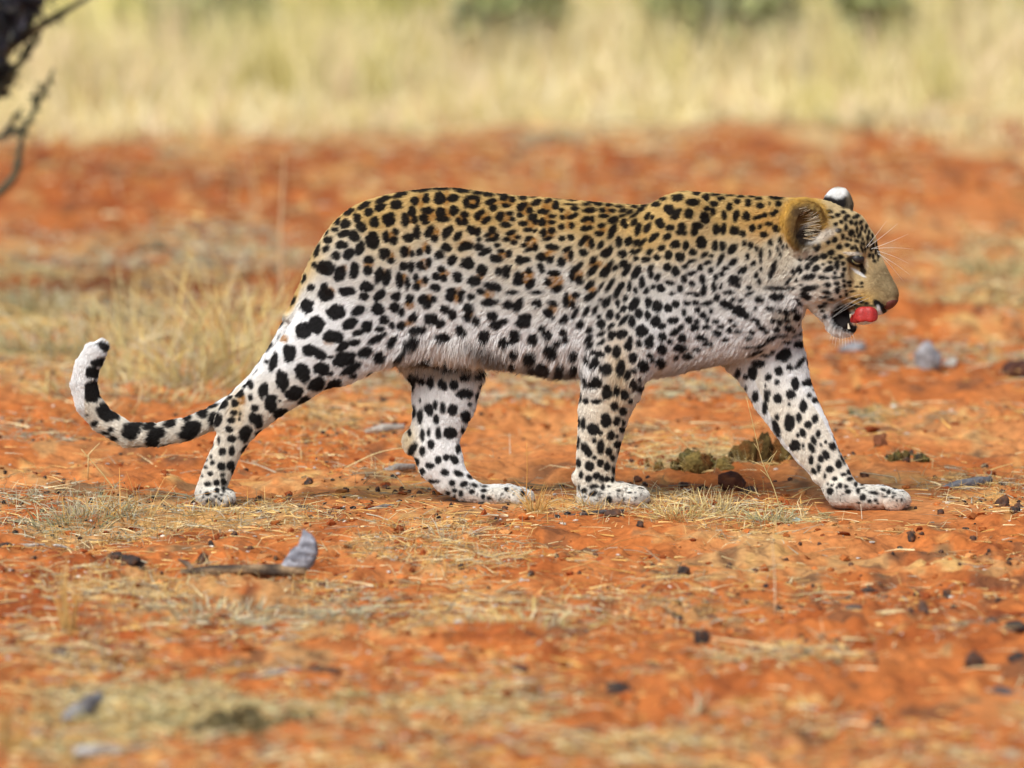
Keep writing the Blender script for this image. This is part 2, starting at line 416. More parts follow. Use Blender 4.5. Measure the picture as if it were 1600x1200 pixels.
# ------------------------------------------------------------ coat pattern
# every rosette and spot of the near flank: x y width height [tilt]; 'c' marks the tawny centre of a rosette
SPOTS = [
(420, 280, 1.5, """153 12 12 4 5,137 17 16 5 20,119 22 16 5 20,100 28 14 5 25,84 35 11 5 35,71 44 8 8 50,60 55 8 6 60,49 68 10 4 60,39 87 14 4 65,29 110 14 5 60,
152 23 8 9,133 27 12 9,116 30 11 7 20,104 35 9 8 30,92 41 8 10,80 47 11 8 20,96 50 9 11 30,110 45 10 11,125 42 13 13,c 126 42 5 4,142 43 8 14,149 34 9 10,152 42 6 8,c 147 41 4 5,
69 53 6 4,78 57 13 6 20,89 60 9 12 20,108 64 13 16,c 108 64 4 6,122 60 6 11,132 55 6 7 50,130 64 8 8,c 127 60 5 5,146 61 11 9,154 56 7 13,62 64 8 7 40,60 73 9 5 50,51 75 12 4 70,
76 69 12 8,95 72 14 8 65,70 80 9 8,83 78 12 9 50,104 84 10 8,103 95 9 9,c 104 89 5 3,120 78 11 10,127 85 8 6,c 126 80 5 4,141 75 9 11,149 78 6 6,c 145 75 3 5,157 76 9 6 60,42 83 9 4 70,
60 93 17 15,c 57 94 5 5,48 90 5 6,74 99 16 11 75,c 78 93 4 3,89 95 16 9 80,115 100 15 9 65,123 103 15 8 75,140 91 9 8,148 92 6 10,157 90 7 10,136 105 7 15,144 109 5 12,153 103 5 10,154 112 8 7,
c 120 98 3 4,c 141 103 3 5,102 112 12 11,44 113 8 6 20,58 113 8 8,c 62 117 6 5,82 117 15 9,37 104 8 5 70"""),
(640, 280, 1.5, """12 12 20 4 5,32 10 17 4,54 12 17 5 -5,71 15 10 4,82 17 10 4 -10,96 16 10 3,98 20 9 6,114 17 8 3 -10,118 20 8 4,128 18 8 5,141 18 13 2,156 20 10 3,
6 23 9 9,17 21 7 9,c 11 23 5 7,31 21 11 11,45 20 10 8,c 38 20 4 8,59 25 7 10,65 20 13 4,71 24 4 8,65 29 10 5,c 65 24 8 5,84 24 11 6 20,87 30 9 7,c 88 25 8 3,100 28 8 4,107 22 6 6,c 101 24 8 5,
18 33 12 7,14 40 8 9,16 45 8 5,c 20 37 8 6,32 35 9 10,35 42 12 6,c 37 36 6 6,46 33 9 10 50,57 37 8 6,51 44 6 8,57 45 7 8,c 54 42 5 5,74 35 9 5 30,71 39 7 8,80 43 11 6 30,c 76 40 6 6,
94 39 8 9,104 36 7 4,107 42 6 5,c 100 40 5 5,100 48 11 6,117 28 11 6 20,115 31 7 6,125 33 7 6,115 38 7 5,c 120 31 6 7,132 25 10 6 20,144 23 8 5 30,152 28 7 8,139 34 12 5,c 145 28 8 5,
128 40 10 7,131 44 6 6,118 47 9 6,123 53 10 5,c 126 46 7 5,130 54 5 3 30,138 45 8 7,148 39 7 4,148 45 7 4,c 143 43 4 8,158 33 5 5,159 40 5 5,158 50 6 7,139 56 7 9,148 54 7 6,144 62 10 4 15,c 145 58 6 5,158 62 6 6,
7 57 6 13,1 63 6 10,21 54 13 8 60,26 62 7 8,c 26 56 5 6,39 56 15 8 60,50 60 12 7 50,64 53 9 9,71 55 7 8,c 68 54 4 4,86 53 8 7 50,81 58 7 4 20,86 63 13 4 10,91 59 5 6,c 86 58 5 5,72 63 5 4 20,
105 56 11 5 20,101 63 7 5,108 66 8 5,113 61 6 4,c 107 61 5 4,91 69 6 5,124 62 8 5 30,119 69 7 5 20,123 74 8 4 20,131 71 5 8,c 127 67 6 6,148 71 13 6 -5,c 147 75 5 3,137 81 9 8,146 84 8 7,c 143 79 5 4,158 86 8 9,
12 74 14 7 60,19 74 6 8,c 16 71 4 5,1 78 5 8,38 71 10 9,31 79 10 8,58 70 15 9 20,c 59 67 8 3,72 71 9 7,78 76 12 7 25,95 75 9 5,103 78 6 8,90 83 12 8 -10,c 97 79 5 4,114 84 8 10,121 84 8 6 20,136 91 8 6 -20,138 95 5 5,
44 85 11 8 60,60 88 13 12,10 90 6 10,20 87 6 10,13 93 6 4,c 15 88 5 6,1 90 5 10,33 94 8 7,28 101 8 8,35 103 8 7,c 36 98 5 4,50 102 9 10,75 95 10 11,67 106 12 10,c 73 101 4 4,93 96 8 8,101 94 8 8,100 99 8 8,
113 103 8 12,113 107 11 8,124 95 7 6,126 109 13 7 50,c 123 103 7 8,150 98 12 6,144 107 7 8,153 114 12 7 20,c 151 107 8 9,87 112 18 8 -15,10 103 6 9,16 105 6 7,8 112 8 7,c 12 108 6 4,27 113 10 7 -10,44 117 11 7,c 50 117 4 4,55 118 5 4,74 117 9 6,132 118 11 4,107 118 10 4"""),
(860, 280, 1.5, """10 20 12 3,22 21 12 5,21 27 12 2,46 24 14 4,37 27 9 3,50 27 9 3,25 31 8 5,23 39 10 5 20,c 18 38 4 5,40 33 14 5,c 40 33 4 3,54 33 7 5,64 33 7 4,c 59 33 4 4,56 39 11 4,61 28 8 3,71 24 10 3,72 29 8 3,76 33 8 4 10,76 38 10 3 15,82 35 8 4 20,83 26 7 3,87 29 8 3 -10,
95 31 13 4 35,88 37 12 3 35,97 28 5 4,37 42 10 5 20,43 42 6 7,c 40 46 5 3,35 52 8 6,41 51 7 5,65 43 10 8 20,22 49 6 7,c 19 48 3 5,53 49 8 5 20,50 57 9 6,c 54 53 5 3,66 52 6 9,64 55 15 7 65,76 45 8 5 45,78 49 6 5 45,87 45 9 6 50,91 52 13 6 75,
101 39 9 5 60,106 40 5 5,101 51 11 6 55,21 61 7 6,33 65 12 6 60,36 62 8 4 20,43 68 6 9,c 38 65 5 6,52 69 9 5 60,71 65 7 11,81 65 8 8,89 67 9 5 50,96 66 10 4 45,107 61 12 6 40,17 73 9 5 35,21 79 5 10,c 18 80 4 5,34 77 8 7,58 77 12 8 20,62 72 5 6,c 59 75 4 3,75 78 9 7,85 76 6 5 50,91 75 9 4 40,
103 76 8 6 30,89 83 6 5,99 84 9 6,44 85 11 6 50,44 95 14 7 50,c 46 89 7 4,62 89 9 5 60,57 97 13 8 45,67 93 8 5 50,c 59 93 4 4,76 89 8 8 30,79 95 14 6 60,89 97 14 7 60,28 92 13 6 40,22 100 6 13,30 105 8 8 40,c 28 100 6 6,41 110 13 6 45,c 43 115 4 3,62 110 14 5 55,53 111 7 3 50,
73 112 11 6 60,82 112 5 10,95 108 6 12,88 116 5 7,104 93 8 6 50,105 99 6 8,111 102 9 6 45,107 112 5 5,115 114 8 8,100 116 8 5 50,117 21 7 4,110 27 9 6,114 46 9 10,115 72 8 6 20,111 81 7 6"""),
(1040, 280, 1.5, """2 14 8 2,17 12 8 3,32 14 8 6,42 19 8 7,52 17 10 3,57 21 7 4,67 18 9 2,78 19 8 2,90 19 8 2,96 21 7 3,115 20 12 4,13 20 12 7,28 24 13 7,50 26 8 6,4 32 10 9,11 37 13 7 50,24 36 8 10,41 40 9 11,43 31 6 5,49 34 5 7,66 30 6 8,61 38 6 9,73 39 11 6 75,84 39 8 10,96 40 8 4 15,103 38 6 5,
74 24 7 5,86 25 6 7,98 28 8 6,108 26 2 4,117 26 6 6,111 37 7 5,115 34 5 4,121 39 3 6,5 51 8 6 20,2 60 10 7 20,17 50 8 10,16 56 12 5,33 49 10 7,30 55 9 7 60,37 66 10 12,53 52 8 10,60 52 6 11,71 54 9 8,80 57 6 7,90 51 6 7,98 50 4 5,107 47 7 4,115 52 8 7,102 58 8 7,124 50 5 7,
10 68 10 8 20,21 69 6 8,51 70 6 10,59 70 6 9,69 73 10 7 45,82 67 5 6,88 69 5 7,94 73 4 5,109 66 5 6,119 64 4 6,122 71 3 5,127 70 3 4,116 73 3 5,3 79 7 9,15 81 9 9,28 76 7 7,26 86 9 4 30,40 79 7 5 30,47 80 5 3,44 87 8 4 20,36 92 6 6,20 91 7 4 20,57 84 14 5 65,70 86 9 6 40,85 81 4 7,99 78 5 10,99 85 3 5,108 77 3 7,119 79 3 6,91 88 5 6,
2 92 8 8 30,10 96 8 9,27 98 8 4 15,47 95 5 6,62 93 6 4,80 95 11 6 40,71 105 13 9 10,75 111 6 5,99 94 3 4,94 100 4 6,97 107 4 6,112 92 14 5 75,109 100 8 4 80,134 97 3 5,19 104 6 7,27 109 6 6,38 104 6 9,52 102 5 5,58 99 5 4,4 108 9 5 -10,15 114 6 7,40 113 5 7,50 112 5 11,58 110 2 4,57 113 3 3,117 114 18 3,86 113 6 4,126 108 6 3 40,130 104 3 3,66 118 9 4,25 119 6 3,7 119 6 3"""),
(390, 450, 1.5, """63 2 5 4,80 7 13 14,102 6 16 14,121 1 10 6,119 9 10 8 30,135 8 14 8 40,152 9 10 8 30,47 1 8 4 60,41 13 16 4 65,46 14 8 4 60,36 22 12 4 60,60 19 12 13,32 37 12 5 65,90 25 16 15,113 24 14 9 25,133 22 12 11,151 20 10 9,158 25 6 9,70 38 14 17,56 45 15 15,104 37 16 10 15,122 40 10 11,114 46 12 6 15,140 33 10 8,135 43 8 6,148 39 6 6 40,157 39 9 8 40,
87 51 20 12 -10,c 83 56 5 3,24 58 16 4 50,20 62 10 4 50,c 36 53 4 4,132 53 18 6 30,148 56 14 7 50,160 60 5 6,42 69 13 17,62 65 12 11,72 69 16 9 -30,98 60 16 8 35,109 57 12 6 15,120 67 14 9 25,99 74 20 14 20,134 72 12 10 40,25 78 18 7 75,12 75 12 4 45,5 86 8 5 50,18 77 4 4,55 88 20 13 -70,75 84 14 13,105 84 20 8 30,84 89 6 4,107 91 6 4,84 72 6 3,
34 97 20 12 -80,70 100 18 11 30,87 101 16 9 25,14 107 15 9 80,46 110 16 13 20,1 101 6 9,23 116 11 9 50,56 117 12 7 30,71 115 10 6 30,1 114 5 6"""),
(610, 450, 1.5, """62 8 8 12,73 9 6 11,c 69 8 4 8,84 9 8 6,94 5 8 8,108 1 14 5,102 15 17 7 5,c 102 6 6 4,127 8 10 7,123 18 12 8,133 18 14 9 50,153 7 11 8,152 16 10 7,20 11 8 9,4 20 10 9,14 25 10 9 50,c 20 18 5 4,34 12 9 9,38 16 9 9,45 12 6 7,c 40 11 4 4,10 40 14 9 40,23 31 10 8 40,c 19 36 5 3,2 38 6 6,28 44 18 8 10,43 32 14 11 -20,52 37 9 8,57 22 10 8 -30,64 27 9 10,81 22 10 9,80 31 8 8,89 34 7 9,c 82 27 4 4,
106 29 10 9,110 38 12 9,118 35 9 7,140 30 12 7,138 37 14 9,73 45 12 9 -60,97 51 10 12,54 52 14 9 10,20 58 17 9 25,2 55 9 10 50,118 57 10 9 -50,129 51 10 13,148 53 9 12,158 42 6 7,8 70 16 5 50,35 74 12 5,145 72 12 11,152 83 15 9,127 79 6 6,128 68 8 8,57 78 5 8,67 84 10 7 -20,77 93 10 8,93 92 13 7 10,95 102 8 7,77 110 14 9,66 101 9 9,54 101 12 8 -50,42 98 7 12,33 97 7 8,23 98 8 17,91 114 6 10,48 83 8 5,57 87 8 4,28 93 5 8"""),
(830, 450, 1.5, """36 13 6 14,46 8 8 6,43 18 6 8,c 41 13 5 7,22 16 10 6 -20,17 26 9 9,21 31 6 4,c 22 22 5 4,34 33 11 7 50,45 27 12 4 60,60 9 12 6 40,65 7 10 4 50,78 15 12 7 60,57 24 11 5 60,66 23 9 5 60,72 12 4 3,89 5 12 6 60,106 3 7 9,118 5 12 6 55,135 2 9 7,145 7 10 7 60,154 2 8 9,98 11 5 7,90 17 5 9,107 17 14 8 55,96 22 8 6 40,122 16 7 10,131 19 11 11,143 21 8 9,150 17 8 8,159 26 4 7,
82 28 7 10,71 30 5 6,90 30 5 7,112 27 8 9,121 29 6 8,129 35 11 9 30,147 34 11 7,96 34 14 5 50,105 35 7 11,73 38 8 10,83 40 9 5 40,51 38 9 7 60,60 44 8 5 30,14 41 11 6,16 49 9 8,33 46 7 7,35 54 6 8,27 57 8 6,85 48 9 6,83 51 6 7,95 48 10 9 30,115 45 13 10 20,137 40 8 6 30,155 41 9 5 40,149 46 10 6 30,136 51 8 8 50,144 56 6 5,157 52 8 9,73 48 9 4 30,60 53 11 6 50,61 60 10 5 50,73 57 10 5 40,112 58 6 6,122 57 9 9,125 52 6 7,103 54 5 7,101 61 8 10,
20 66 13 12 -30,43 70 9 8,65 67 6 5,72 69 9 7,80 64 7 7 50,89 66 8 13,106 73 8 10,123 70 6 5,125 75 5 5,136 64 10 9,133 77 10 8,155 62 12 8 10,150 71 5 5,10 83 14 13,29 84 9 11,45 83 9 10,35 92 12 4,58 75 6 10,66 80 13 8 55,78 85 12 12,93 84 16 8 75,100 91 9 6 70,116 81 10 11,107 86 5 5,58 98 5 11,67 99 13 11 50,79 109 10 14,89 108 6 10,97 111 8 9,106 101 7 11,112 105 5 8,54 89 2 8,52 114 3 9,57 118 6 6,68 118 10 5,103 118 4 4,112 96 3 5"""),
(1040, 450, 1.5, """4 7 10 7 60,14 3 8 8,25 7 6 8,32 7 6 5,39 4 6 9,51 1 6 6,66 5 13 7 20,53 10 6 7,22 16 7 5,31 15 6 6,43 16 11 5 10,20 25 8 8,33 23 6 6,39 28 6 6,47 24 4 5,64 18 14 9 -20,75 23 12 10,82 28 12 7 -10,24 33 8 7,32 35 5 4,43 33 5 5,52 35 7 4,70 12 5 4,78 13 5 3,87 6 8 3 20,97 12 9 7,115 9 14 7,93 21 4 3,113 0 18 3,131 0 8 3,146 7 10 6 -20,137 14 9 5 -40,
30 41 9 7,42 41 8 5,57 40 6 5,53 47 9 6,66 44 6 6,75 45 6 3,67 34 5 4,72 38 4 4,18 52 11 9 20,37 52 12 6 -15,16 62 14 7,43 58 9 4,32 64 7 3,23 71 11 6,62 53 6 5,92 33 10 4 -15,96 37 4 4,111 34 5 5,118 35 5 6,100 42 6 6,104 45 6 4,115 43 6 5,126 41 9 6,133 44 6 5,139 38 6 7,135 29 6 9,125 33 6 5,125 25 6 7,108 22 7 4 -20,118 23 5 5,132 22 4 6,89 46 6 5,86 52 6 3,
110 52 14 4 25,120 49 10 3 10,135 49 12 3 15,98 60 14 3 25,93 67 14 3 20,86 61 12 2 5,124 56 8 4,138 59 11 7,123 70 15 12 40,104 70 10 3,110 66 5 3,97 79 13 7,91 88 8 13,118 87 8 9,129 83 6 6,140 78 12 5 50,107 93 6 6,116 98 5 5,135 100 8 12,148 99 10 8,84 92 5 5,76 88 5 8,94 113 6 10,105 114 5 12,108 109 3 4,117 115 8 10,130 111 9 9,149 112 4 4,156 117 7 6,84 105 3 6"""),
(290, 590, 1.75, """52 5 10 7 30,58 7 4 7,48 15 8 6 30,44 23 6 6,57 20 8 7 60,68 11 8 12,43 32 6 5,49 32 2 3,41 38 7 5,48 37 2 3,39 46 7 5,41 55 7 6,62 27 6 6,60 36 6 9,65 39 7 11,53 50 14 9 70,76 23 9 14,97 14 13 11,85 33 13 11,89 38 8 8,68 50 12 7,105 22 12 9 30,118 19 8 5 30,102 31 7 4 50,84 21 3 2,c 50 20 4 4,
33 66 6 6,41 65 5 8,54 65 9 7 50,32 79 6 7,40 78 8 6 60,23 71 2 3,19 74 2 2,24 76 4 4,18 80 3 2 -40,15 88 2 2,22 86 5 4,42 84 3 6,33 87 4 3,20 95 6 4,28 94 5 5,34 93 5 6,28 101 4 4,34 100 3 5,20 104 5 3,16 107 2 2,27 106 3 2,32 105 3 2,21 110 5 3,30 108 2 2,32 110 3 2,30 56 2 5,39 112 4 1.5"""),
(100, 520, 1.625, """41 14 7 16 70,33 28 12 8 20,27 38 15 10,27 56 17 18,42 76 20 14 -30,30 87 6 5,45 93 6 4,64 94 14 15 -40,72 88 8 5,82 90 12 6 10,89 96 15 9,85 103 12 12,101 88 12 6 15,118 82 9 6 20,122 93 19 12 30,115 98 12 6,133 78 10 10,116 105 14 4 20,72 110 12 3,145 84 13 12 60,152 70 12 7 30,142 71 12 4 20,143 96 10 5 30,158 60 8 8,95 108 14 3 15,48 101 8 4 -20,20 79 6 2,40 96 10 3 -15"""),
(610, 600, 1.667, """69 9 12 9,82 13 6 8,74 19 4 4,28 16 2 3,22 26 5 12,28 31 5 12,36 24 12 7 -75,42 20 4 8,49 23 5 9,58 24 8 10,43 33 5 8,70 31 8 11,78 26 2 3,18 46 3 6,30 48 4 10,36 45 3 7,45 46 5 10,56 46 11 10,68 45 3 8,38 57 6 8,30 63 5 8,21 61 12 6 60,63 61 4 8,24 73 7 8,45 71 6 7,52 69 6 6,60 71 9 6 -45,37 77 8 6,30 82 5 6,51 83 7 6,64 84 10 5 -20,74 87 6 3 -30,40 91 10 3,58 93 5 5,69 94 7 5,79 95 6 3 -15,88 96 5 2,60 100 4 4,60 105 2 3,66 103 4 5,76 101 5 4,88 100 5 3,93 107 4 3,87 106 4 4,54 102 4 3 -40,109 99 4 4,124 103 4 5"""),
(870, 600, 1.667, """47 8 9 14,56 7 6 10,63 11 6 10,23 15 2 11,27 19 5 14,37 20 10 11,54 21 7 8,62 26 7 7,69 18 3 9,21 36 3 8,25 38 4 11,34 42 11 10 20,46 34 9 12,56 35 6 8,62 36 3 5,41 46 4 4,51 48 7 8,56 49 3 3,61 43 5 5,35 53 4 5,20 55 4 10,28 62 14 7 -60,41 59 6 13,49 63 6 8,57 57 7 7,58 64 3 5,35 69 4 3,18 69 1 3,21 74 4 8,31 77 8 8,41 74 6 7,47 77 5 7,52 69 4 6,53 81 3 6,23 85 4 6,37 86 6 6,30 89 6 6,42 89 5 6,47 89 5 5,52 90 3 5,21 97 2 4,26 100 5 5,35 96 8 4,43 97 4 5,34 103 8 4 20,26 106 3 2,49 108 5 6,58 100 4 2,63 108 2 3,42 103 3 1,49 96 3 2,37 109 3 1,68 102 4 1.5,74 107 2 1.5"""),
(1140, 590, 1.0, """42 31 9 16,57 30 8 14,56 47 8 16,62 23 3 5,76 35 13 20,96 28 12 13,126 28 5 5,134 40 9 16,115 45 11 17,93 42 5 5,75 9 7 10,94 70 15 23,108 62 8 13,133 64 9 12,122 74 10 11,74 62 6 8,74 80 26 9 -70,115 87 14 9 -60,107 90 4 7,103 106 16 16,115 107 4 7,131 98 14 8 -60,128 110 15 8 -60,138 88 6 10,27 18 5 10,56 12 3 5,134 21 8 3 -20"""),
(1240, 680, 1.1875, """26 7 12 7 -60,35 1 6 5,55 4 10 5 -60,42 9 3 4,36 13 3 4,23 17 14 7 -60,51 15 11 8 -50,61 21 8 4 -60,43 26 12 8 -60,36 31 7 9,23 33 6 10,64 32 10 4 -60,59 38 8 10,33 44 5 10,27 48 9 5 -50,48 45 10 8,73 49 7 5 -40,66 52 7 4,41 54 3 7,54 57 6 5,74 58 7 5,83 57 7 5 -30,61 66 5 6,50 66 3 3,45 64 3 3,82 65 4 6,69 68 5 4,48 74 8 8,72 74 7 6,57 69 3 3,85 74 5 7,90 66 5 2,90 70 4 1.5,91 82 8 8,106 76 11 4 -10,118 72 6 3 -20,125 75 5 5 -40,132 76 4 3,100 87 4 4,108 86 4 4,111 90 3 2,107 95 4 2,86 89 4 2,131 82 3 4,142 86 3 4,136 86 2 3,120 81 6 2"""),
(1150, 260, 2.5, """50 50 4 4,49 58 5 3 20,40 58 3 3,45 63 4 3 60,50 64 5 3 30,40 65 4 4,36 66 2 4,46 69 7 3 15,46 76 8 3 10,43 80 5 4 -20,46 56 2 2,38 71 2 2,41 74 3 1,44 58 2 2,47 61 2 2"""),
(1280, 320, 1.834, """30 80 5 1.5 -10,36 83 4 2 -10,40 84 3 1.5,29 85 6 1.5 -15,35 79 2 1,23 76 2 2,27 74 2 1,29 73.5 3 1,32 70 3 1,36 70 2 1,36 67 2 1.5,26 69 2 1,25 66 3 1.5,21 69 3 3,15 73 4 4,6 74 6 3 -15,7 68 5 3,20 60 3 4,13 62 3 2,15 67 3 2,21 65 2 2,2 86 5 3,2 62 5 3,8 55 7 4 20,c 11 55 2 2,15 51 4 7,20 50 3 3,21 55 3 3,4 44 5 4,10 41 5 4,18 44.5 5 3,17 36 4 4,24 34.5 4 3,28 37 3 3,13 30 4 4,7.5 32 3 3,20 27 2 3,16 22 4 3,23 19 3 5,27 24 4 5,27 15 3 4,14 17 3 3,19 15 3 3,8 6 4 2,16 9 4 3,10 11 4 1.5,3 8.5 5 2 -30,32 31 4 3 -30,24 29 2 2,27 30 1.5 2,32 38 5 2 -70,36 37 5 1.5 -70,
14 46 3 2,9 49 3 2,3 51 2 1.5,13 58 2 1.5,7 62.5 2 1.5,10 45 1.5 1.5,5 78 5 1.5,10 80 4 1.5,5 83 3 2,3 90 2 2,5 95 2 2,17 62 2 1,17 70 2 1,18 78 2 1.5,22 73 1.5 1,22 2 4 2,28 4 3 3,20 7 3 2,24 10 3 2,22 12 2 3,32 10 2 4 -60,35 15 2 3 -50,31 16 2 3,36 20 2 3,32 21 1.5 4,35 25 2 4,39 23 1.5 3,41 28 2 4,37 29 1.5 3,44 31 1.5 4,41 34 1.5 4,46 35 1.5 4,44 38 1.5 4,48 40 1.5 4,46 44 1.5 4,49 34 1.5 3,50 44 1.5 4,43 43 2 3,39 38 1.5 4,38 33 1.5 3,47 48 2 2,50 39 1.5 3,42 24 1.5 3,33 27 1.5 3,30 27 1.5 2,29 11 1.5 2,36 33 1.5 3,40 19 1.5 3,45 27 1.5 3"""),
]
# ---- base colour of the coat, from where on the animal a hair grows
def sstep(a, b, x):
    t = np.clip((x - a) / (b - a), 0, 1); return t * t * (3 - 2 * t)
def mixc(a, b, t):
    return a * (1 - t[:, None]) + np.asarray(b)[None, :] * t[:, None]
PU, PV, PW = pts.T
NU, NV, NWW = NRM.T
n_lo = noise3(PU / 42, PV / 42, PW / 42, 3)
n_mid = noise3(PU / 13, PV / 13, PW / 13, 5)
n_hi = noise3(PU / 5, PV / 5, PW / 5, 6)
WHITE = np.array([0.82, 0.825, 0.81]); CREAM = np.array([0.66, 0.56, 0.38]); TAN = np.array([0.56, 0.385, 0.15]); GOLD = np.array([0.62, 0.31, 0.06])
GREYC = np.array([0.67, 0.65, 0.595]); BLACK = np.array([0.006, 0.0055, 0.006]); TAWNY = np.array([0.38, 0.185, 0.045])
Tt = np.interp(PU, gu, TORSO_T); Bt = np.interp(PU, gu, TORSO_B)
rel = (PV - Tt) / np.maximum(Bt - Tt, 40)
base = np.tile(CREAM, (len(pts), 1))
tv = rel + n_lo * 0.22
tv = tv + (1 - sstep(470, 620, PU)) * 0.20
base = mixc(base, TAN, 1 - sstep(0.09, 0.32, tv))
base = mixc(base, GREYC, sstep(0.26, 0.48, tv))
base = mixc(base, WHITE, sstep(0.48, 0.80, tv))
legs = (PV > 590) | ((PU < 640) & (PV > 480 + (PU - 450) * 0.3))
lw = sstep(570, 640, PV + n_lo * 50)
base = mixc(base, WHITE * 0.5 + CREAM * 0.5, lw * (PW < 0))
base = mixc(base, WHITE, lw * (PW >= 0))
# tan wash on the near foreleg, thigh and hock
base = mixc(base, TAN * 0.5 + CREAM * 0.5, np.exp(-((PU - 965) / 26) ** 2 - ((PV - 575) / 70) ** 2) * (PW < 10) * 0.8)
base = mixc(base, CREAM, np.exp(-((PU - 950) / 26) ** 2 - ((PV - 690) / 60) ** 2) * (PW < 10) * 0.7)
base = mixc(base, TAN, np.exp(-((PU - 371) / 12) ** 2 - ((PV - 632) / 26) ** 2) * (PW < 10) * 0.7)
base = mixc(base, CREAM * 0.9 + TAN * 0.1, np.exp(-((PU - 637) / 16) ** 2 - ((PV - 690) / 34) ** 2))
# paws a greyer white
base = mixc(base, GREYC * 0.85, sstep(740, 775, PV) * 0.8)
base = mixc(base, np.array([0.50, 0.26, 0.12]), sstep(770, 793, PV + n_mid * 14) * 0.45)
# neck and shoulder
nk = sstep(1130, 1190, PU) * (PU < 1300)
base = mixc(base, TAN * 0.5 + GOLD * 0.5, nk * (1 - sstep(345, 385, PV + n_mid * 30)) * sstep(308, 335, PV) * 0.85)
base = mixc(base, CREAM, nk * sstep(350, 395, PV) * (1 - sstep(430, 470, PV)) * 0.35)
base = mixc(base, TAN * 0.7, np.exp(-((PU - 1225) / 26) ** 2 - ((PV - 492) / 16) ** 2) * 0.6)
# head
hd = PU > 1262
HW = np.array([0.56, 0.43, 0.23])
tH = sstep(1255, 1300, PU)
base = mixc(base, HW, tH * (PV < 545))
base = mixc(base, WHITE, tH * sstep(395, 420, PV) * (1 - sstep(1298, 1330, PU)) * 0.6 * (PV < 545))
base = mixc(base, np.array([0.25, 0.195, 0.105]), sstep(1343, 1366, PU - 0.28 * (PV - 420) + n_hi * 8) * sstep(392, 428, PV + n_mid * 16) * (1 - sstep(470, 484, PV)) * 0.9)
base = mixc(base, np.array([0.46, 0.28, 0.07]), np.exp(-((PU - 1345) / 22) ** 2 - ((PV - 462) / 14) ** 2) * 0.9)
base = mixc(base, WHITE, (sstep(478, 490, PV) * (PU > 1265) * (PV < 545)))
# chin, throat: white
base = base * (1 + 0.10 * n_mid[:, None] + 0.16 * n_hi[:, None])

ink = np.zeros(len(pts)); tawny = np.zeros(len(pts))
spots = []
for ox, oy, un, txt in SPOTS:
    new = []
    for it in txt.replace('\n', '').split(','):
        it = it.split()
        if not it: continue
        c = it[0] == 'c'
        if c: it = it[1:]
        f = [float(q) for q in it]
        x, y, w_, h_ = ox + f[0] * un, oy + f[1] * un, f[2] * un, f[3] * un
        a_ = f[4] if len(f) > 4 else 0.0
        if any(abs(x - s[0]) + abs(y - s[1]) < 7.0 and not s[5] and not c for s in spots) and un not in (2.5, 1.834):
            continue
        new.append((x, y, w_, h_, a_, c))
    spots += new
print('spots', len(spots))
front = FACING > -0.05
idx_front = np.nonzero(front)[0]
fx, fy, fd = PX[idx_front], PY[idx_front], PD[idx_front]
order = np.argsort(fx); fx, fy, fd, idx_s = fx[order], fy[order], fd[order], idx_front[order]
wob1 = noise3(PU / 6, PV / 6, PW / 6, 21); wob2 = noise3(PU / 2.6, PV / 2.6, PW / 2.6, 22)
centres = []
for (x, y, w_, h_, a_, c) in spots:
    R = max(w_, h_) * 0.75 + 5
    i0, i1 = np.searchsorted(fx, x - R), np.searchsorted(fx, x + R)
    sy = np.abs(fy[i0:i1] - y) < R
    ii = idx_s[i0:i1][sy]
    if len(ii) == 0: continue
    near = (np.abs(PX[ii] - x) < 5) & (np.abs(PY[ii] - y) < 5)
    if not near.any():
        near = (np.abs(PX[ii] - x) < 12) & (np.abs(PY[ii] - y) < 12)
        if not near.any(): continue
    d0 = PD[ii][near].min()
    keep = np.abs(PD[ii] - d0) / S < 16 + max(w_, h_) * 1.2
    ii = ii[keep]
    j = ii[np.argmin((PX[ii] - x) ** 2 + (PY[ii] - y) ** 2 + ((PD[ii] - d0) / S) ** 2 * 0.3)]
    if not c: centres.append(np.array([*pts[j], max(w_, h_)]))
    ca, sa = math.cos(math.radians(a_)), math.sin(math.radians(a_))
    dx, dy = PX[ii] - x, PY[ii] - y
    p_ = dx * ca - dy * sa; q_ = dx * sa + dy * ca
    g = 1.19 if min(w_, h_) > 6 else 1.3
    if x > 1258 and y < 545 and not c: g = 1.38 if min(w_, h_) > 4 else 1.75
    if c: g = 2.1 if x < 1060 else 1.2
    rr = np.sqrt((p_ / (w_ * 0.5 * g)) ** 2 + (q_ / (h_ * 0.5 * g)) ** 2)
    sz = max(min(w_, h_) * 0.5, 2.0)
    rr = rr + wob1[ii] * 0.42 + wob2[ii] * 1.0 / sz
    m = 1 - sstep(1 - 1.1 / sz, 1 + 1.3 / sz, rr)
    if c: tawny[ii] = np.maximum(tawny[ii], m)
    else: ink[ii] = np.maximum(ink[ii], m)
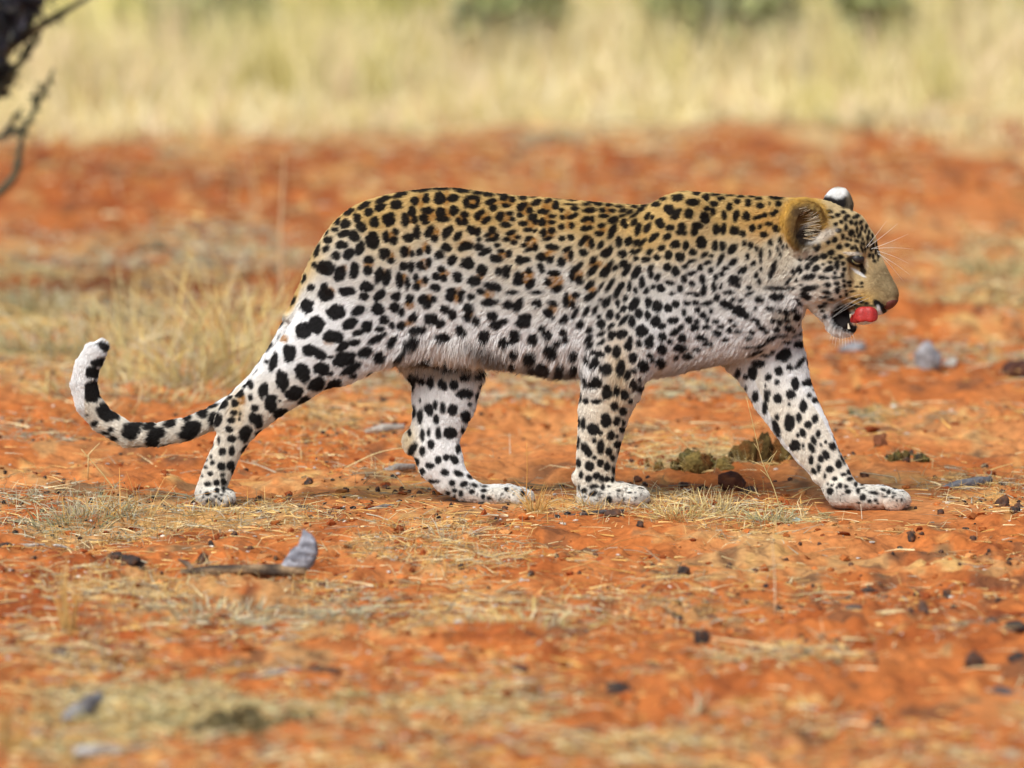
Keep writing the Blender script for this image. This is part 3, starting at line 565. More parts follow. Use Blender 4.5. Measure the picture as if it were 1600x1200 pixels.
# the other flank, the back of the legs and the belly: the same kind of spots, scattered
back = np.nonzero(FACING < -0.12)[0]
perm = RNG.permutation(back)[:26000]
CN = np.array(centres)
cell = {}
def key(p): return tuple((p // 26).astype(int))
for q in CN: cell.setdefault(key(q[:3]), []).append(q)
def okspot(p, rad):
    k = key(p)
    for a in (-1, 0, 1):
        for b in (-1, 0, 1):
            for c in (-1, 0, 1):
                for q in cell.get((k[0] + a, k[1] + b, k[2] + c), ()):
                    if (q[0] - p[0]) ** 2 + (q[1] - p[1]) ** 2 + (q[2] - p[2]) ** 2 < (rad + q[3] * 0.5) ** 2: return False
    return True
srt = np.argsort(PU); PUs = PU[srt]
nb = 0
for j in perm:
    p = pts[j]
    if p[1] > 770: continue
    sz = (11 if p[0] > 1290 else 15) * (0.75 + 0.5 * random.random())
    if p[0] > 1290 and p[1] < 520: sz *= 0.55
    if p[1] > 600: sz *= 0.85
    if p[0] < 250: sz *= 1.3
    if not okspot(p, sz * 0.5 + 5.5): continue
    cell.setdefault(key(p), []).append(np.array([*p, sz])); nb += 1
    i0, i1 = np.searchsorted(PUs, p[0] - sz), np.searchsorted(PUs, p[0] + sz)
    ii = srt[i0:i1]
    ii = ii[(np.abs(PV[ii] - p[1]) < sz) & (np.abs(PW[ii] - p[2]) < sz)]
    d = np.sqrt((PU[ii] - p[0]) ** 2 / 1.25 + (PV[ii] - p[1]) ** 2 * 1.1 + (PW[ii] - p[2]) ** 2) / (sz * 0.5)
    m = 1 - sstep(0.85, 1.15, d + wob1[ii] * 0.4)
    ink[ii] = np.maximum(ink[ii], m)
print('scattered', nb)
dirt = (PV > 752) * sstep(0.2, 0.36, wob2 + 0.35 * wob1) * 0.7
ink = np.maximum(ink, dirt)
coat = mixc(base, TAWNY, tawny * np.clip(0.85 + wob2 * 1.2, 0.25, 1))
coat = mixc(coat, BLACK, np.clip(ink, 0, 1) * 0.985)

# smoky underside of the chest
# ---- named markings of the head
def blob(x, y, rx, ry, a=0, dmax=60, soft=0.25, near=True):
    ca, sa = math.cos(math.radians(a)), math.sin(math.radians(a))
    dx, dy = PX - x, PY - y
    p_ = dx * ca - dy * sa; q_ = dx * sa + dy * ca
    r = np.sqrt((p_ / rx) ** 2 + (q_ / ry) ** 2) + wob2 * 0.25
    m = 1 - sstep(1 - soft, 1 + soft, r)
    return m * (FACING > -0.15) * (PD < DIST / math.cos(TH) + dmax * S)
def paint(m, c, t=1.0):
    global coat
    coat = mixc(coat, c, np.clip(m * t, 0, 1))
DARK = np.array([0.014, 0.012, 0.012])
paint(blob(1338, 409, 17, 8, -22), DARK, 0.95)               # rim of the eye
paint(blob(1348, 420, 5, 12, 12), DARK, 0.95)                # tear mark
paint(blob(1341, 426, 14, 2.6, -32), WHITE, 0.95)            # pale line under the eye
paint(blob(1353, 412, 4, 9, 10), CREAM, 0.8)
paint(blob(1332, 396, 15, 2.6, -4), WHITE * 0.85, 0.6)
paint(blob(1315, 496, 18, 20, 8), DARK, 1.0)                 # corner of the mouth
paint(blob(1326, 512, 14, 7, -20), DARK, 1.0)
paint(blob(1349, 479, 24, 3.2, 4), DARK, 0.75)
paint(blob(1371, 475, 9, 5, -45), DARK, 1.0)               # nostril
paint(blob(1374, 484, 4, 8, 20), WHITE, 0.9)
paint(blob(1380, 483, 4, 11, 25), DARK, 0.95)
# near ear: golden rim, dark hollow
er = blob(1256, 346, 38, 42, -8, soft=0.1)
paint(er * (PU < 1300), np.array([0.58, 0.34, 0.07]), 0.95)
paint(blob(1259, 351, 30, 35, -8, soft=0.28), np.array([0.15, 0.09, 0.035]), 0.95)
paint(blob(1272, 338, 12, 20, -20, soft=0.7) * np.clip(0.5 + wob2 * 2.5, 0, 1), np.array([0.50, 0.36, 0.12]), 0.8)
paint(blob(1262, 352, 13, 2.5, 25, soft=0.6), WHITE, 0.55)
paint(blob(1256, 372, 18, 18, 0, soft=0.4), DARK, 0.9)
paint(blob(1252, 332, 15, 9, 0, soft=0.5), np.array([0.06, 0.035, 0.02]), 0.8)
paint(blob(1284, 370, 24, 8, 28, soft=0.4), GREYC, 0.7)
# far ear: pale tip above, black base
fe = (PU > 1276) & (PU < 1345) & (PV < 345) & (PW > 22)
PYn = PY + wob1 * 5 + wob2 * 3 + 0.02 * (PU - 1305) ** 2 * 0.35
fm = fe * (1 - sstep(324, 334, PYn))
coat = mixc(coat, DARK * 1.5, fm)
coat = mixc(coat, WHITE * 0.92, fe * (1 - sstep(305, 313, PYn)))
coat = mixc(coat, CREAM * 0.55, fe * (1 - sstep(292, 297, PY + wob2 * 3)))
coat = mixc(coat, np.array([0.16, 0.13, 0.09]), fe * sstep(1318, 1328, PU))
# tail: white outer side towards the tip
tw = (PU < 176) & (PV < 700) & (PX < 133 - 0.16 * (600 - PY) * 0.0 + np.clip((575 - PY) * 0.45, 0, 22))
paint(tw * 1.0, WHITE, 1.0)
# soles
paint(sstep(784, 792, PV) * (NV > 0.5), np.array([0.25, 0.14, 0.09]), 0.8)
# belly skirt: shading painted into the fur, and dark smoky tufts along its edge
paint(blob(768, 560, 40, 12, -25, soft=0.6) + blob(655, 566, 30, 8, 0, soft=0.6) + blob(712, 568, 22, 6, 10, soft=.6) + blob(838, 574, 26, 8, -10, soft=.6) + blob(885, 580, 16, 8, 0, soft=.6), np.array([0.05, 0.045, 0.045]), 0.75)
paint(blob(1085, 578, 75, 12, 12, soft=.7), np.array([0.16, 0.11, 0.08]), 0.55)  # underside of the chest: its shade painted in as smoky brown
paint(blob(698, 586, 56, 14, 0, dmax=120, soft=0.5) * (ink < .3), np.array([0.26, 0.18, 0.09]), 0.6)  # top of the far hind leg: shade painted into the coat as brown
coat = np.clip(coat, 0.005, 0.87)

leopard = bpy.data.objects.new('leopard', None)
COL.objects.link(leopard)
leopard.location = ((0.0, 0.0, 0.0))
tag(leopard, 'spotted leopard walking to the right across red sand, licking its nose', 'leopard')
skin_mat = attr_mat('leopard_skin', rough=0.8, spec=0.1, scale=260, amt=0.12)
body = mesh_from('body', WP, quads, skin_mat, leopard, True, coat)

# ------------------------------------------------------------ fur
# lie of the hair: u v du dv length lift
FLOW = [
(480, 440, -.6, 1, 9, .30), (560, 340, -1, .25, 9, .26), (700, 320, -1, .05, 9, .25), (850, 330, -1, .05, 9, .25), (1000, 340, -1, .1, 9, .25), (1080, 320, -1, .1, 9, .25), (1180, 330, -1, .15, 10, .3),
(540, 430, -.9, .5, 10, .26), (700, 420, -1, .3, 11, .28), (850, 430, -1, .35, 12, .3), (960, 400, -.7, .8, 12, .35), (1060, 400, -.6, .7, 10, .27), (1160, 400, -.7, .6, 12, .35), (1235, 400, -.6, .9, 15, .4), (1240, 360, -.6, .9, 12, .35),
(480, 540, -.8, .8, 9, .24), (600, 500, -.8, .6, 11, .3), (700, 500, -.6, .8, 12, .32), (650, 550, -.35, 1, 19, .5), (720, 555, -.1, 1, 21, .5), (780, 560, -.2, 1, 18, .5), (850, 540, -.5, .9, 15, .4), (860, 580, -.4, .9, 22, .45), (900, 560, -.3, 1, 18, .4), (800, 500, -.7, .7, 12, .3),
(900, 500, -.6, .8, 14, .4), (960, 540, -.3, 1, 9, .25), (1040, 500, -.4, .8, 10, .28), (1040, 580, -.5, .7, 16, .4), (1120, 560, -.5, .8, 15, .4), (1150, 480, -.6, .7, 13, .36), (1230, 470, -.7, .6, 16, .42), (1240, 520, -.5, .9, 14, .4), (1200, 440, -.6, .7, 14, .4),
(390, 620, -.6, .9, 8, .22), (350, 700, -.3, 1, 7, .22), (325, 775, .2, 1, 6, .25), (700, 620, -.1, 1, 8, .24), (680, 700, .0, 1, 7, .22), (740, 765, .8, .6, 6, .25), (800, 775, 1, .3, 5, .3),
(945, 640, -.05, 1, 7, .22), (930, 740, 0, 1, 7, .22), (975, 775, 1, .3, 5, .3), (1215, 600, .2, 1, 9, .25), (1260, 670, .35, 1, 7, .22), (1300, 740, .5, 1, 6, .22), (1350, 775, 1, .3, 5, .3), (1390, 780, 1, .3, 5, .3),
(440, 520, -.5, 1, 8, .24), (400, 590, -.7, .8, 9, .26), (330, 650, -1, .6, 11, .3), (250, 680, -1, .1, 13, .3), (190, 670, -.9, -.6, 12, .25), (135, 620, -.3, -1, 12, .25), (130, 580, .2, -1, 12, .25), (155, 540, .6, -.8, 13, .28),
(1290, 320, -1, 0, 6, .3), (1340, 350, -.6, -.8, 5, .3), (1370, 400, -.5, -1, 4, .25), (1385, 450, -.4, -1, 2.5, .2), (1350, 440, -1, -.2, 4, .25), (1345, 465, -1, .3, 4, .28), (1320, 420, -1, 0, 5, .28), (1290, 400, -1, .2, 7, .32), (1280, 450, -1, .3, 9, .36), (1265, 430, -.8, .7, 12, .42),
(1300, 480, -.7, .8, 8, .4), (1310, 520, -.2, 1, 9, .5), (1325, 512, .1, 1, 7, .45), (1375, 470, -.8, .4, 3, .25), (1250, 330, .3, 1, 6, .3), (1310, 300, 0, -1, 5, .3)]
FL = np.array(FLOW)
fl_dir = np.zeros((len(pts), 3)); fl_len = np.zeros(len(pts)); fl_lift = np.zeros(len(pts)); wsum = np.zeros(len(pts))
for r_ in FL:
    d2 = (PU - r_[0]) ** 2 + (PV - r_[1]) ** 2
    wt = 1.0 / (d2 + 300.0) ** 1.6
    n_ = math.hypot(r_[2], r_[3])
    fl_dir[:, 0] += wt * r_[2] / n_; fl_dir[:, 1] += wt * r_[3] / n_
    fl_len += wt * r_[4]; fl_lift += wt * r_[5]; wsum += wt
fl_dir /= wsum[:, None]; fl_len /= wsum; fl_lift /= wsum
N_HAIR = 430000
p0, p1, p2, p3 = (pts[quads[:, i]] for i in range(4))
area = 0.5 * np.linalg.norm(np.cross(p2 - p0, p3 - p1), axis=1)
fc = FACING[quads[:, 0]]
hx = PU[quads[:, 0]]
wgt = area * np.where(fc > -0.25, 1.0, 0.35) * np.where((hx > 1230) & (PV[quads[:, 0]] < 545), 2.2, 1.0) * np.where(PV[quads[:, 0]] > 784, 0.3, 1.0)
bald = (np.hypot(PU - 1391, PV - 468) < 9) | ((np.hypot((PX - 1338) / 1.3, PY - 411) < 9) & (FACING > 0))
bald |= (np.hypot((PX - 1324), (PY - 499)) < 17) & (PU > 1290)
wgt = wgt * np.where(bald[quads[:, 0]], 0.0, 1.0)
cs = np.cumsum(wgt); cs /= cs[-1]
fi = np.searchsorted(cs, RNG.random(N_HAIR)); fi = np.minimum(fi, len(quads) - 1)
a_, b_ = RNG.random(N_HAIR)[:, None], RNG.random(N_HAIR)[:, None]
Q = quads[fi]
def lerpq(A):
    A = A if A.ndim == 2 else A[:, None]
    return (A[Q[:, 0]] * (1 - a_) + A[Q[:, 1]] * a_) * (1 - b_) + (A[Q[:, 3]] * (1 - a_) + A[Q[:, 2]] * a_) * b_
root = lerpq(pts); nn = lerpq(NRM); nn /= np.linalg.norm(nn, axis=1, keepdims=True)
dd_ = lerpq(fl_dir); ln = lerpq(fl_len)[:, 0]; lf = lerpq(fl_lift)[:, 0]; cc = lerpq(coat)
# clumps push the hair about a little
cn1 = noise3(root[:, 0] / 9, root[:, 1] / 9, root[:, 2] / 9, 31); cn2 = noise3(root[:, 0] / 9 + 50, root[:, 1] / 9, root[:, 2] / 9, 32)
cn3 = noise3(root[:, 0] / 4, root[:, 1] / 4, root[:, 2] / 4, 33)
dd_[:, 0] += cn1 * 0.35 + RNG.normal(0, .13, N_HAIR); dd_[:, 1] += cn2 * 0.35 + RNG.normal(0, .13, N_HAIR); dd_[:, 2] += RNG.normal(0, .13, N_HAIR)
dd_ -= nn * (dd_ * nn).sum(1, keepdims=True)
dd_ /= np.linalg.norm(dd_, axis=1, keepdims=True) + 1e-6
ln = np.where(ln < 15, ln * 0.78, ln) * (0.65 + 0.6 * RNG.random(N_HAIR)) * (1 + 0.5 * cn3)
lf = lf * (1 + 0.55 * cn3) * (0.7 + 0.6 * RNG.random(N_HAIR))
# the colour belongs to the place where the hair shows, so its root sits a little upstream
shift = dd_ * (ln * 0.5)[:, None]
samp = root.copy()
root = root - shift
for _ in range(3):
    fv = np.clip(field(root), -4, 4)
    root = root - grad(root, 1.6) * (fv * 0.9)[:, None]
mv = np.linalg.norm(root - samp, axis=1) > ln * 1.2 + 3
root[mv] = samp[mv]
nn = grad(root, 1.6)
dd_ -= nn * (dd_ * nn).sum(1, keepdims=True); dd_ /= np.linalg.norm(dd_, axis=1, keepdims=True) + 1e-6
mid = root + (dd_ * (1 - lf[:, None]) + nn * lf[:, None] * 1.1) * ln[:, None] * 0.5
tip = mid + (dd_ * (1 - 0.5 * lf[:, None]) + nn * lf[:, None] * 0.45 + np.stack([0 * ln, 0.012 * ln, 0 * ln], 1)) * ln[:, None] * 0.5
root -= nn * 0.6
HP = np.stack([root, mid, tip], 1)
HWp = to_world(HP)
hc = bpy.data.hair_curves.new('fur')
hc.add_curves([3] * N_HAIR)
hc.position_data.foreach_set('vector', HWp.reshape(-1).astype(np.float32))
ra = hc.attributes.get('radius') or hc.attributes.new('radius', 'FLOAT', 'POINT')
rad = np.tile(np.array([0.00042, 0.00034, 0.00010], np.float32), (N_HAIR, 1)) * (0.8 + 0.5 * RNG.random((N_HAIR, 1)).astype(np.float32))
ra.data.foreach_set('value', rad.ravel())
ca_ = hc.attributes.new('coat', 'FLOAT_COLOR', 'CURVE')
hcol = np.ones((N_HAIR, 4), np.float32)
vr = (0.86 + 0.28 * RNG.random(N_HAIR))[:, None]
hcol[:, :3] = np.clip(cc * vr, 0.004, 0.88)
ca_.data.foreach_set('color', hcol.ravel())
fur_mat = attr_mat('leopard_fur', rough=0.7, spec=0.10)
hc.materials.append(fur_mat)
fur = bpy.data.objects.new('fur', hc)
COL.objects.link(fur)
fur.parent = leopard
tag(fur, kind='stuff')
# ------------------------------------------------------------ red sand
PAWS = [(334, 786.2, -32 * S), (800, 790.9, 16 * S), (970, 785.7, -28 * S), (1365, 797.8, 0.0), (1320, 797.5, 0.0), (1400, 798.2, 0), (930, 785.7, -28 * S), (740, 790.5, 16 * S)]
PAWP = []
for (x_, v_, y_) in PAWS:
    PAWP.append(((x_ - 800) * S, y_, ZC + (600 - v_) * S / math.cos(TH) + 0.0035))
def gz(x, y):
    x = np.asarray(x, float); y = np.asarray(y, float)
    z = 0.045 * noise2(x / 1.3 + 9, y / 1.9, 1) + 0.026 * noise2(x / .42, y / .5, 2) + 0.024 * noise2(x / .16, y / .19, 3)
    m = 0.5 + noise2(x / .3 + 4, y / .5, 12)
    z = z + (0.4 + m) * (0.024 * noise2(x / .066, y / .075, 4) + 0.021 * noise2(x / .03, y / .034, 5) + 0.010 * noise2(x / .016, y / .019, 6))
    # small crumbs and clods standing proud
    c = noise2(x / .035 + 31, y / .045, 14)
    z = z + 0.007 * np.clip(c - 0.22, 0, .3) / .3 * (0.3 + m)
    wt = 0; tz = 0
    for px_, py_, pz_ in PAWP:
        g = np.exp(-(((x - px_) / 0.055) ** 2 + ((y - py_) / 0.07) ** 2))
        g2 = np.exp(-(((x - px_) / 0.20) ** 2 + ((y - py_) / 0.22) ** 2))
        wt = wt + g2; tz = tz + g2 * pz_
    k = np.clip(wt, 0, 1)
    rough = 0.0035 * noise2(x / .02, y / .026, 5) + 0.004 * noise2(x / .045, y / .06, 15)
    return z * (1 - k) + (tz / np.maximum(wt, 1e-6) + rough) * k

def axis(parts):
    out = [parts[0][0]]
    for a, b, st in parts:
        n = max(1, int(round((b - a) / st)))
        out += list(a + (b - a) * (np.arange(n) + 1) / n)
    return np.array(out)
ax = axis([(-900, -60, 60), (-60, -8, 4), (-8, -4.5, 0.15), (-4.5, -2.0, 0.06), (-2.0, -1.25, 0.02), (-1.25, 1.25, 0.0078), (1.25, 2.0, 0.02), (2.0, 4.5, 0.06), (4.5, 8, 0.15), (8, 60, 4), (60, 900, 60)])
ay = axis([(-60, -8, 3), (-8, -5, 0.12), (-5, -2.0, 0.026), (-2.0, -0.9, 0.014), (-0.9, 1.3, 0.0098), (1.3, 3.5, 0.016), (3.5, 10, 0.045), (10, 20, 0.15), (20, 80, 3), (80, 1500, 70)])
GX, GY = np.meshgrid(ax, ay, indexing='ij')
gX, gY = GX.ravel(), GY.ravel()
near_ = (np.abs(gX) < 9) & (gY > -9) & (gY < 20)
gZ = np.zeros_like(gX)
gZ[near_] = gz(gX[near_], gY[near_])
far_w = np.clip((np.hypot(gX, gY) - 6) / 6, 0, 1)
gZ *= 1 - far_w * 0.6

# patches of dead litter: photo x, y, half width, half height (all on the ground), strength, kind
PATCH = [(230, 385, 270, 34, .9, 'grey'), (40, 470, 130, 60, .8, 'olive'), (260, 500, 190, 90, .75, 'straw'), (120, 585, 220, 50, .7, 'straw'), (850, 600, 340, 22, .75, 'grey'), (1110, 606, 130, 18, .7, 'grey'),
         (1570, 415, 90, 60, .75, 'olive'), (1372, 630, 55, 10, .8, 'green'), (140, 800, 200, 42, .75, 'grey'), (600, 705, 190, 36, .45, 'straw'), (330, 815, 200, 30, .55, 'straw'), (700, 850, 150, 40, .45, 'straw'),
         (320, 920, 260, 34, .8, 'straw'), (420, 960, 180, 24, .6, 'grey'), (860, 955, 320, 30, .5, 'straw'), (250, 1110, 210, 50, .75, 'olive'), (620, 1110, 260, 34, .6, 'olive'), (1050, 800, 190, 45, .55, 'straw'), (1200, 805, 90, 24, .7, 'olive'),
         (40, 690, 90, 30, .45, 'grey'), (1500, 560, 130, 26, .35, 'grey'), (1100, 715, 130, 30, .5, 'olive'), (1400, 715, 90, 16, .4, 'olive'), (60, 1180, 130, 30, .6, 'olive'), (1440, 190, 160, 16, .6, 'olive'), (270, 238, 70, 10, .55, 'grey'), (860, 215, 70, 12, .4, 'grey'),
         (1520, 1000, 90, 30, .25, 'grey'), (1020, 1180, 200, 24, .3, 'straw'), (560, 640, 160, 24, .4, 'straw'), (1500, 760, 110, 24, .4, 'straw'), (380, 400, 130, 16, .7, 'grey'), (1240, 1010, 150, 26, .35, 'straw'), (130, 1000, 140, 40, .35, 'straw')]
def patch_w(PXx, PYy, seed=0):
    """strength of litter at a ground point given its place"""
    tot = np.zeros_like(PXx); 
    for (cx, cy, rx, ry, st, kd) in PATCH:
        d = ((PXx - cx) / rx) ** 2 + ((PYy - cy) / ry) ** 2
        tot = np.maximum(tot, st * np.clip(1.35 - d, 0, 1))
    return tot
gcol = np.zeros((len(gX), 3))
okc = (gY > -9) & (np.abs(gX) < 12) & (gY < 40)
gpx = np.full(len(gX), -1e4); gpy = np.full(len(gX), -1e4)
a1, b1, _ = project(np.stack([gX[okc], gY[okc], np.zeros(okc.sum())], 1))
gpx[okc] = a1; gpy[okc] = b1
SAND = np.array([0.415, 0.130, 0.033]); SAND_D = np.array([0.24, 0.056, 0.014]); SAND_P = np.array([0.53, 0.235, 0.08]); LITTER = np.array([0.40, 0.30, 0.13])
q1 = noise2(gX / .8, gY / 1.4, 41); q2 = noise2(gX / .22, gY / .4, 42); q3 = noise2(gX / .07, gY / .12, 43); q4 = noise2(gX / .02, gY / .04, 44)
gcol[:] = SAND
gcol = gcol * (1 - np.clip(q1 * 1.4 + q2 * 1.5, 0, 1)[:, None]) + SAND_P * np.clip(q1 * 1.4 + q2 * 1.5, 0, 1)[:, None]
t_ = np.clip(-q1 * 1.2 - q3 * 1.6, 0, 1)[:, None]
gcol = gcol * (1 - t_) + SAND_D * t_
pw = patch_w(gpx, gpy) 
t_ = np.clip((pw * 1.15 + q2 * 1.2 + q3 * 1.8 + q4 * 0.8 - 0.62) * 1.5, 0, 0.42)[:, None]
gcol = gcol * (1 - t_) + LITTER * t_
sc_ = np.clip((q3 + q4 * 0.8 - 0.42) * 5, 0, 1)[:, None] * 0.55
gcol = gcol * (1 - sc_) + np.array([0.05, 0.03, 0.02]) * sc_
# beyond the clearing the soil is pale with dust and fallen grass
bt = np.clip((gY - 7.6 + q1 * 2.2 + q2 * 1.4) / 1.2, 0, 1)[:, None]
gcol = gcol * (1 - bt) + np.array([0.58, 0.46, 0.22]) * bt
q5 = noise2(gX / .10 + 3, gY / .22, 45); q6 = noise2(gX / .035 + 8, gY / .07, 46)
dk = np.clip((q5 * 1.2 + q6 * 1.1 + q3 * .4 - 0.36) * 3.4, 0, 1)[:, None] * 0.66          # dark brown mottling in drifts
gcol = gcol * (1 - dk) + np.array([0.10, 0.05, 0.028]) * dk
lt = np.clip((-q5 * 1.1 - q6 * 1.0 + q2 * .6 - 0.42) * 3, 0, 1)[:, None] * 0.55
gcol = gcol * (1 - lt) + np.array([0.58, 0.36, 0.12]) * lt
gcol *= (1 + 0.3 * q4)[:, None]
nx, ny = len(ax), len(ay)
I = np.arange(nx * ny).reshape(nx, ny)
gq = np.stack([I[:-1, :-1].ravel(), I[1:, :-1].ravel(), I[1:, 1:].ravel(), I[:-1, 1:].ravel()], 1)
sand_m = attr_mat('red_sand', rough=0.92, spec=0.12, scale=70, amt=0.28, bump=0.55)
ground = mesh_from('ground', np.stack([gX, gY, gZ], 1), gq, sand_m, None, True, np.clip(gcol, 0.01, 1))
tag(ground, kind='structure')
print('ground', len(gX))
def gzs(x, y):
    return float(gz(np.array([x]), np.array([y]))[0])

# ------------------------------------------------------------ litter of straw, seed heads, crumbs
STRAW = np.array([[0.70, 0.50, 0.19], [0.76, 0.62, 0.34], [0.62, 0.36, 0.09], [0.54, 0.43, 0.22], [0.40, 0.36, 0.26], [0.68, 0.42, 0.14], [0.33, 0.24, 0.13]])
GREEN = np.array([[0.30, 0.32, 0.14], [0.24, 0.30, 0.16], [0.38, 0.40, 0.22]])
GREYS = np.array([[0.46, 0.41, 0.28], [0.35, 0.32, 0.22], [0.56, 0.50, 0.34], [0.26, 0.24, 0.15], [0.40, 0.40, 0.24]])
OLIVE = np.array([[0.45, 0.40, 0.20], [0.52, 0.42, 0.18], [0.33, 0.31, 0.15], [0.60, 0.50, 0.28], [0.40, 0.30, 0.14]])
PAL = {'straw': STRAW, 'green': np.concatenate([GREEN, STRAW[:3]]), 'grey': np.concatenate([GREYS, STRAW[:5], GREYS]), 'olive': np.concatenate([OLIVE, STRAW[:3]])}

def blades(base, dirv, length, width, bend, color, tipcolor=None, segs=3, thick=0.5):
    """many tapered three-sided stalks; base (n,3), dirv (n,3) unit, bend (n,3) added times t^2"""
    n = len(base)
    t = np.linspace(0, 1, segs + 1)
    P = base[:, None, :] + dirv[:, None, :] * (length[:, None] * t)[..., None] + bend[:, None, :] * (t ** 2)[None, :, None]
    T = dirv[:, None, :] * length[:, None, None] + 2 * bend[:, None, :] * t[None, :, None]
    T /= np.linalg.norm(T, axis=2, keepdims=True) + 1e-9
    rnd = RNG.normal(size=(n, 1, 3))
    A = np.cross(T, np.broadcast_to(rnd, T.shape)); A /= np.linalg.norm(A, axis=2, keepdims=True) + 1e-9
    B = np.cross(T, A)
    r = (width[:, None] * 0.5 * (1 - 0.75 * t ** 1.5)[None, :])[..., None]
    ring = []
    for k in range(3):
        a = 2 * math.pi * k / 3
        ring.append(P + (A * math.cos(a) + B * math.sin(a) * thick) * r)
    V = np.stack(ring, 2).reshape(-1, 3)              # n, segs+1, 3
    m = (segs + 1) * 3
    q = []
    for s_ in range(segs):
        for k in range(3):
            a = s_ * 3 + k; b = s_ * 3 + (k + 1) % 3
            q.append((a, b, b + 3, a + 3))
    q = np.array(q)
    Fq = (q[None] + (np.arange(n) * m)[:, None, None]).reshape(-1, 4)
    tc = color if tipcolor is None else tipcolor
    Cc = color[:, None, :] * (1 - t)[None, :, None] + tc[:, None, :] * t[None, :, None]
    Cc = np.repeat(Cc, 3, axis=1).reshape(-1, 3)
    return V, Fq, Cc

straw_m = attr_mat('dry_straw', rough=0.6, spec=0.3, scale=180, amt=0.2)
def scatter_xy(n, sampler):
    return sampler(n)
def rand_xy(n, patches=True, base=0.16, ylo=-4.2, yhi=8.5):
    """random ground points, thicker where the litter lies"""
    X, Y = [], []
    got = 0
    while got < n:
        y = ylo + (yhi - ylo) * RNG.random(n * 3) ** 1.35
        hw = (DIST + y) * 0.0569 * 1.25 + 0.05
        x = (RNG.random(n * 3) * 2 - 1) * hw
        px_, py_, _ = project(np.stack([x, y, 0 * x], 1))
        w_ = base + 1.5 * patch_w(px_, py_) * (1 if patches else 0)
        w_ *= np.clip(0.55 + 1.6 * noise2(x / .25, y / .4, 51), 0.05, 2)
        k = RNG.random(n * 3) < w_
        X.append(x[k]); Y.append(y[k]); got += k.sum()
    X = np.concatenate(X)[:n]; Y = np.concatenate(Y)[:n]
    return X, Y
def kind_at(px_, py_):
    best = np.full(len(px_), -1); bw = np.full(len(px_), 0.12)
    for i, (cx, cy, rx, ry, st, kd) in enumerate(PATCH):
        d = st * np.clip(1.35 - ((px_ - cx) / rx) ** 2 - ((py_ - cy) / ry) ** 2, 0, 1)
        m = d > bw; best[m] = i; bw[m] = d[m]
    return best
def pick_col(px_, py_):
    k = kind_at(px_, py_)
    out = np.zeros((len(px_), 3))
    r = RNG.random(len(px_))
    for nm, pal in PAL.items():
        m = np.array([(i >= 0 and PATCH[i][5] == nm) or (i < 0 and nm == 'straw') for i in k])
        out[m] = pal[(r[m] * len(pal)).astype(int)]
    return out * (0.75 + 0.45 * RNG.random((len(px_), 1)))

# lying straw
n = 34000
X, Y = rand_xy(n, base=0.22)
foot = np.min([np.hypot((X - p[0]) / 0.06, (Y - p[1] + 0.02) / 0.05) for p in PAWP], axis=0) > 1
X, Y = X[foot], Y[foot]; n = len(X)
Z = gz(X, Y) + 0.004
a_ = RNG.random(n) * 2 * math.pi
el_ = np.abs(RNG.normal(0, 0.16, n)) + 0.02
D = np.stack([np.cos(a_) * np.cos(el_), np.sin(a_) * np.cos(el_), np.sin(el_)], 1)
L = 0.018 + 0.055 * RNG.random(n) ** 2.2
L[RNG.random(n) < 0.05] *= 2.0
Wd = (0.0015 + 0.0024 * RNG.random(n) ** 2) * (1 + np.clip(np.abs(Y) - 1, 0, 3) * .45) * 1.1
bend = RNG.normal(size=(n, 3)) * (L * 0.16)[:, None]; bend[:, 2] = -np.abs(bend[:, 2])
px_, py_, _ = project(np.stack([X, Y, Z], 1))
c_ = pick_col(px_, py_)
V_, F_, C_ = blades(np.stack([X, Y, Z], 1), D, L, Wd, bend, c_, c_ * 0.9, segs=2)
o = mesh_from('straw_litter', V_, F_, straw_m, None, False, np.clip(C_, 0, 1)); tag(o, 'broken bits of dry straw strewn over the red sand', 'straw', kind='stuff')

# short standing stubble in the patches
n = 16000
X, Y = rand_xy(n, base=0.015)
Z = gz(X, Y) - 0.003
a_ = RNG.random(n) * 2 * math.pi
lean = np.abs(RNG.normal(0, 0.75, n))
D = np.stack([np.cos(a_) * np.sin(lean), np.sin(a_) * np.sin(lean), np.abs(np.cos(lean))], 1)
L = 0.010 + 0.035 * RNG.random(n) ** 2
Wd = 0.0013 + 0.0014 * RNG.random(n)
bend = np.stack([np.cos(a_), np.sin(a_), -0.6 * np.ones(n)], 1) * (L * 0.4 * RNG.random(n))[:, None]
px_, py_, _ = project(np.stack([X, Y, Z], 1))
c_ = pick_col(px_, py_)
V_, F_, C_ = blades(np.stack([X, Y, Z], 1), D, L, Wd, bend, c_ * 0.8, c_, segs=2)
o = mesh_from('grass_stubble', V_, F_, straw_m, None, False, np.clip(C_, 0, 1)); tag(o, 'short withered grass stubble in thin patches on the sand', 'grass', kind='stuff')

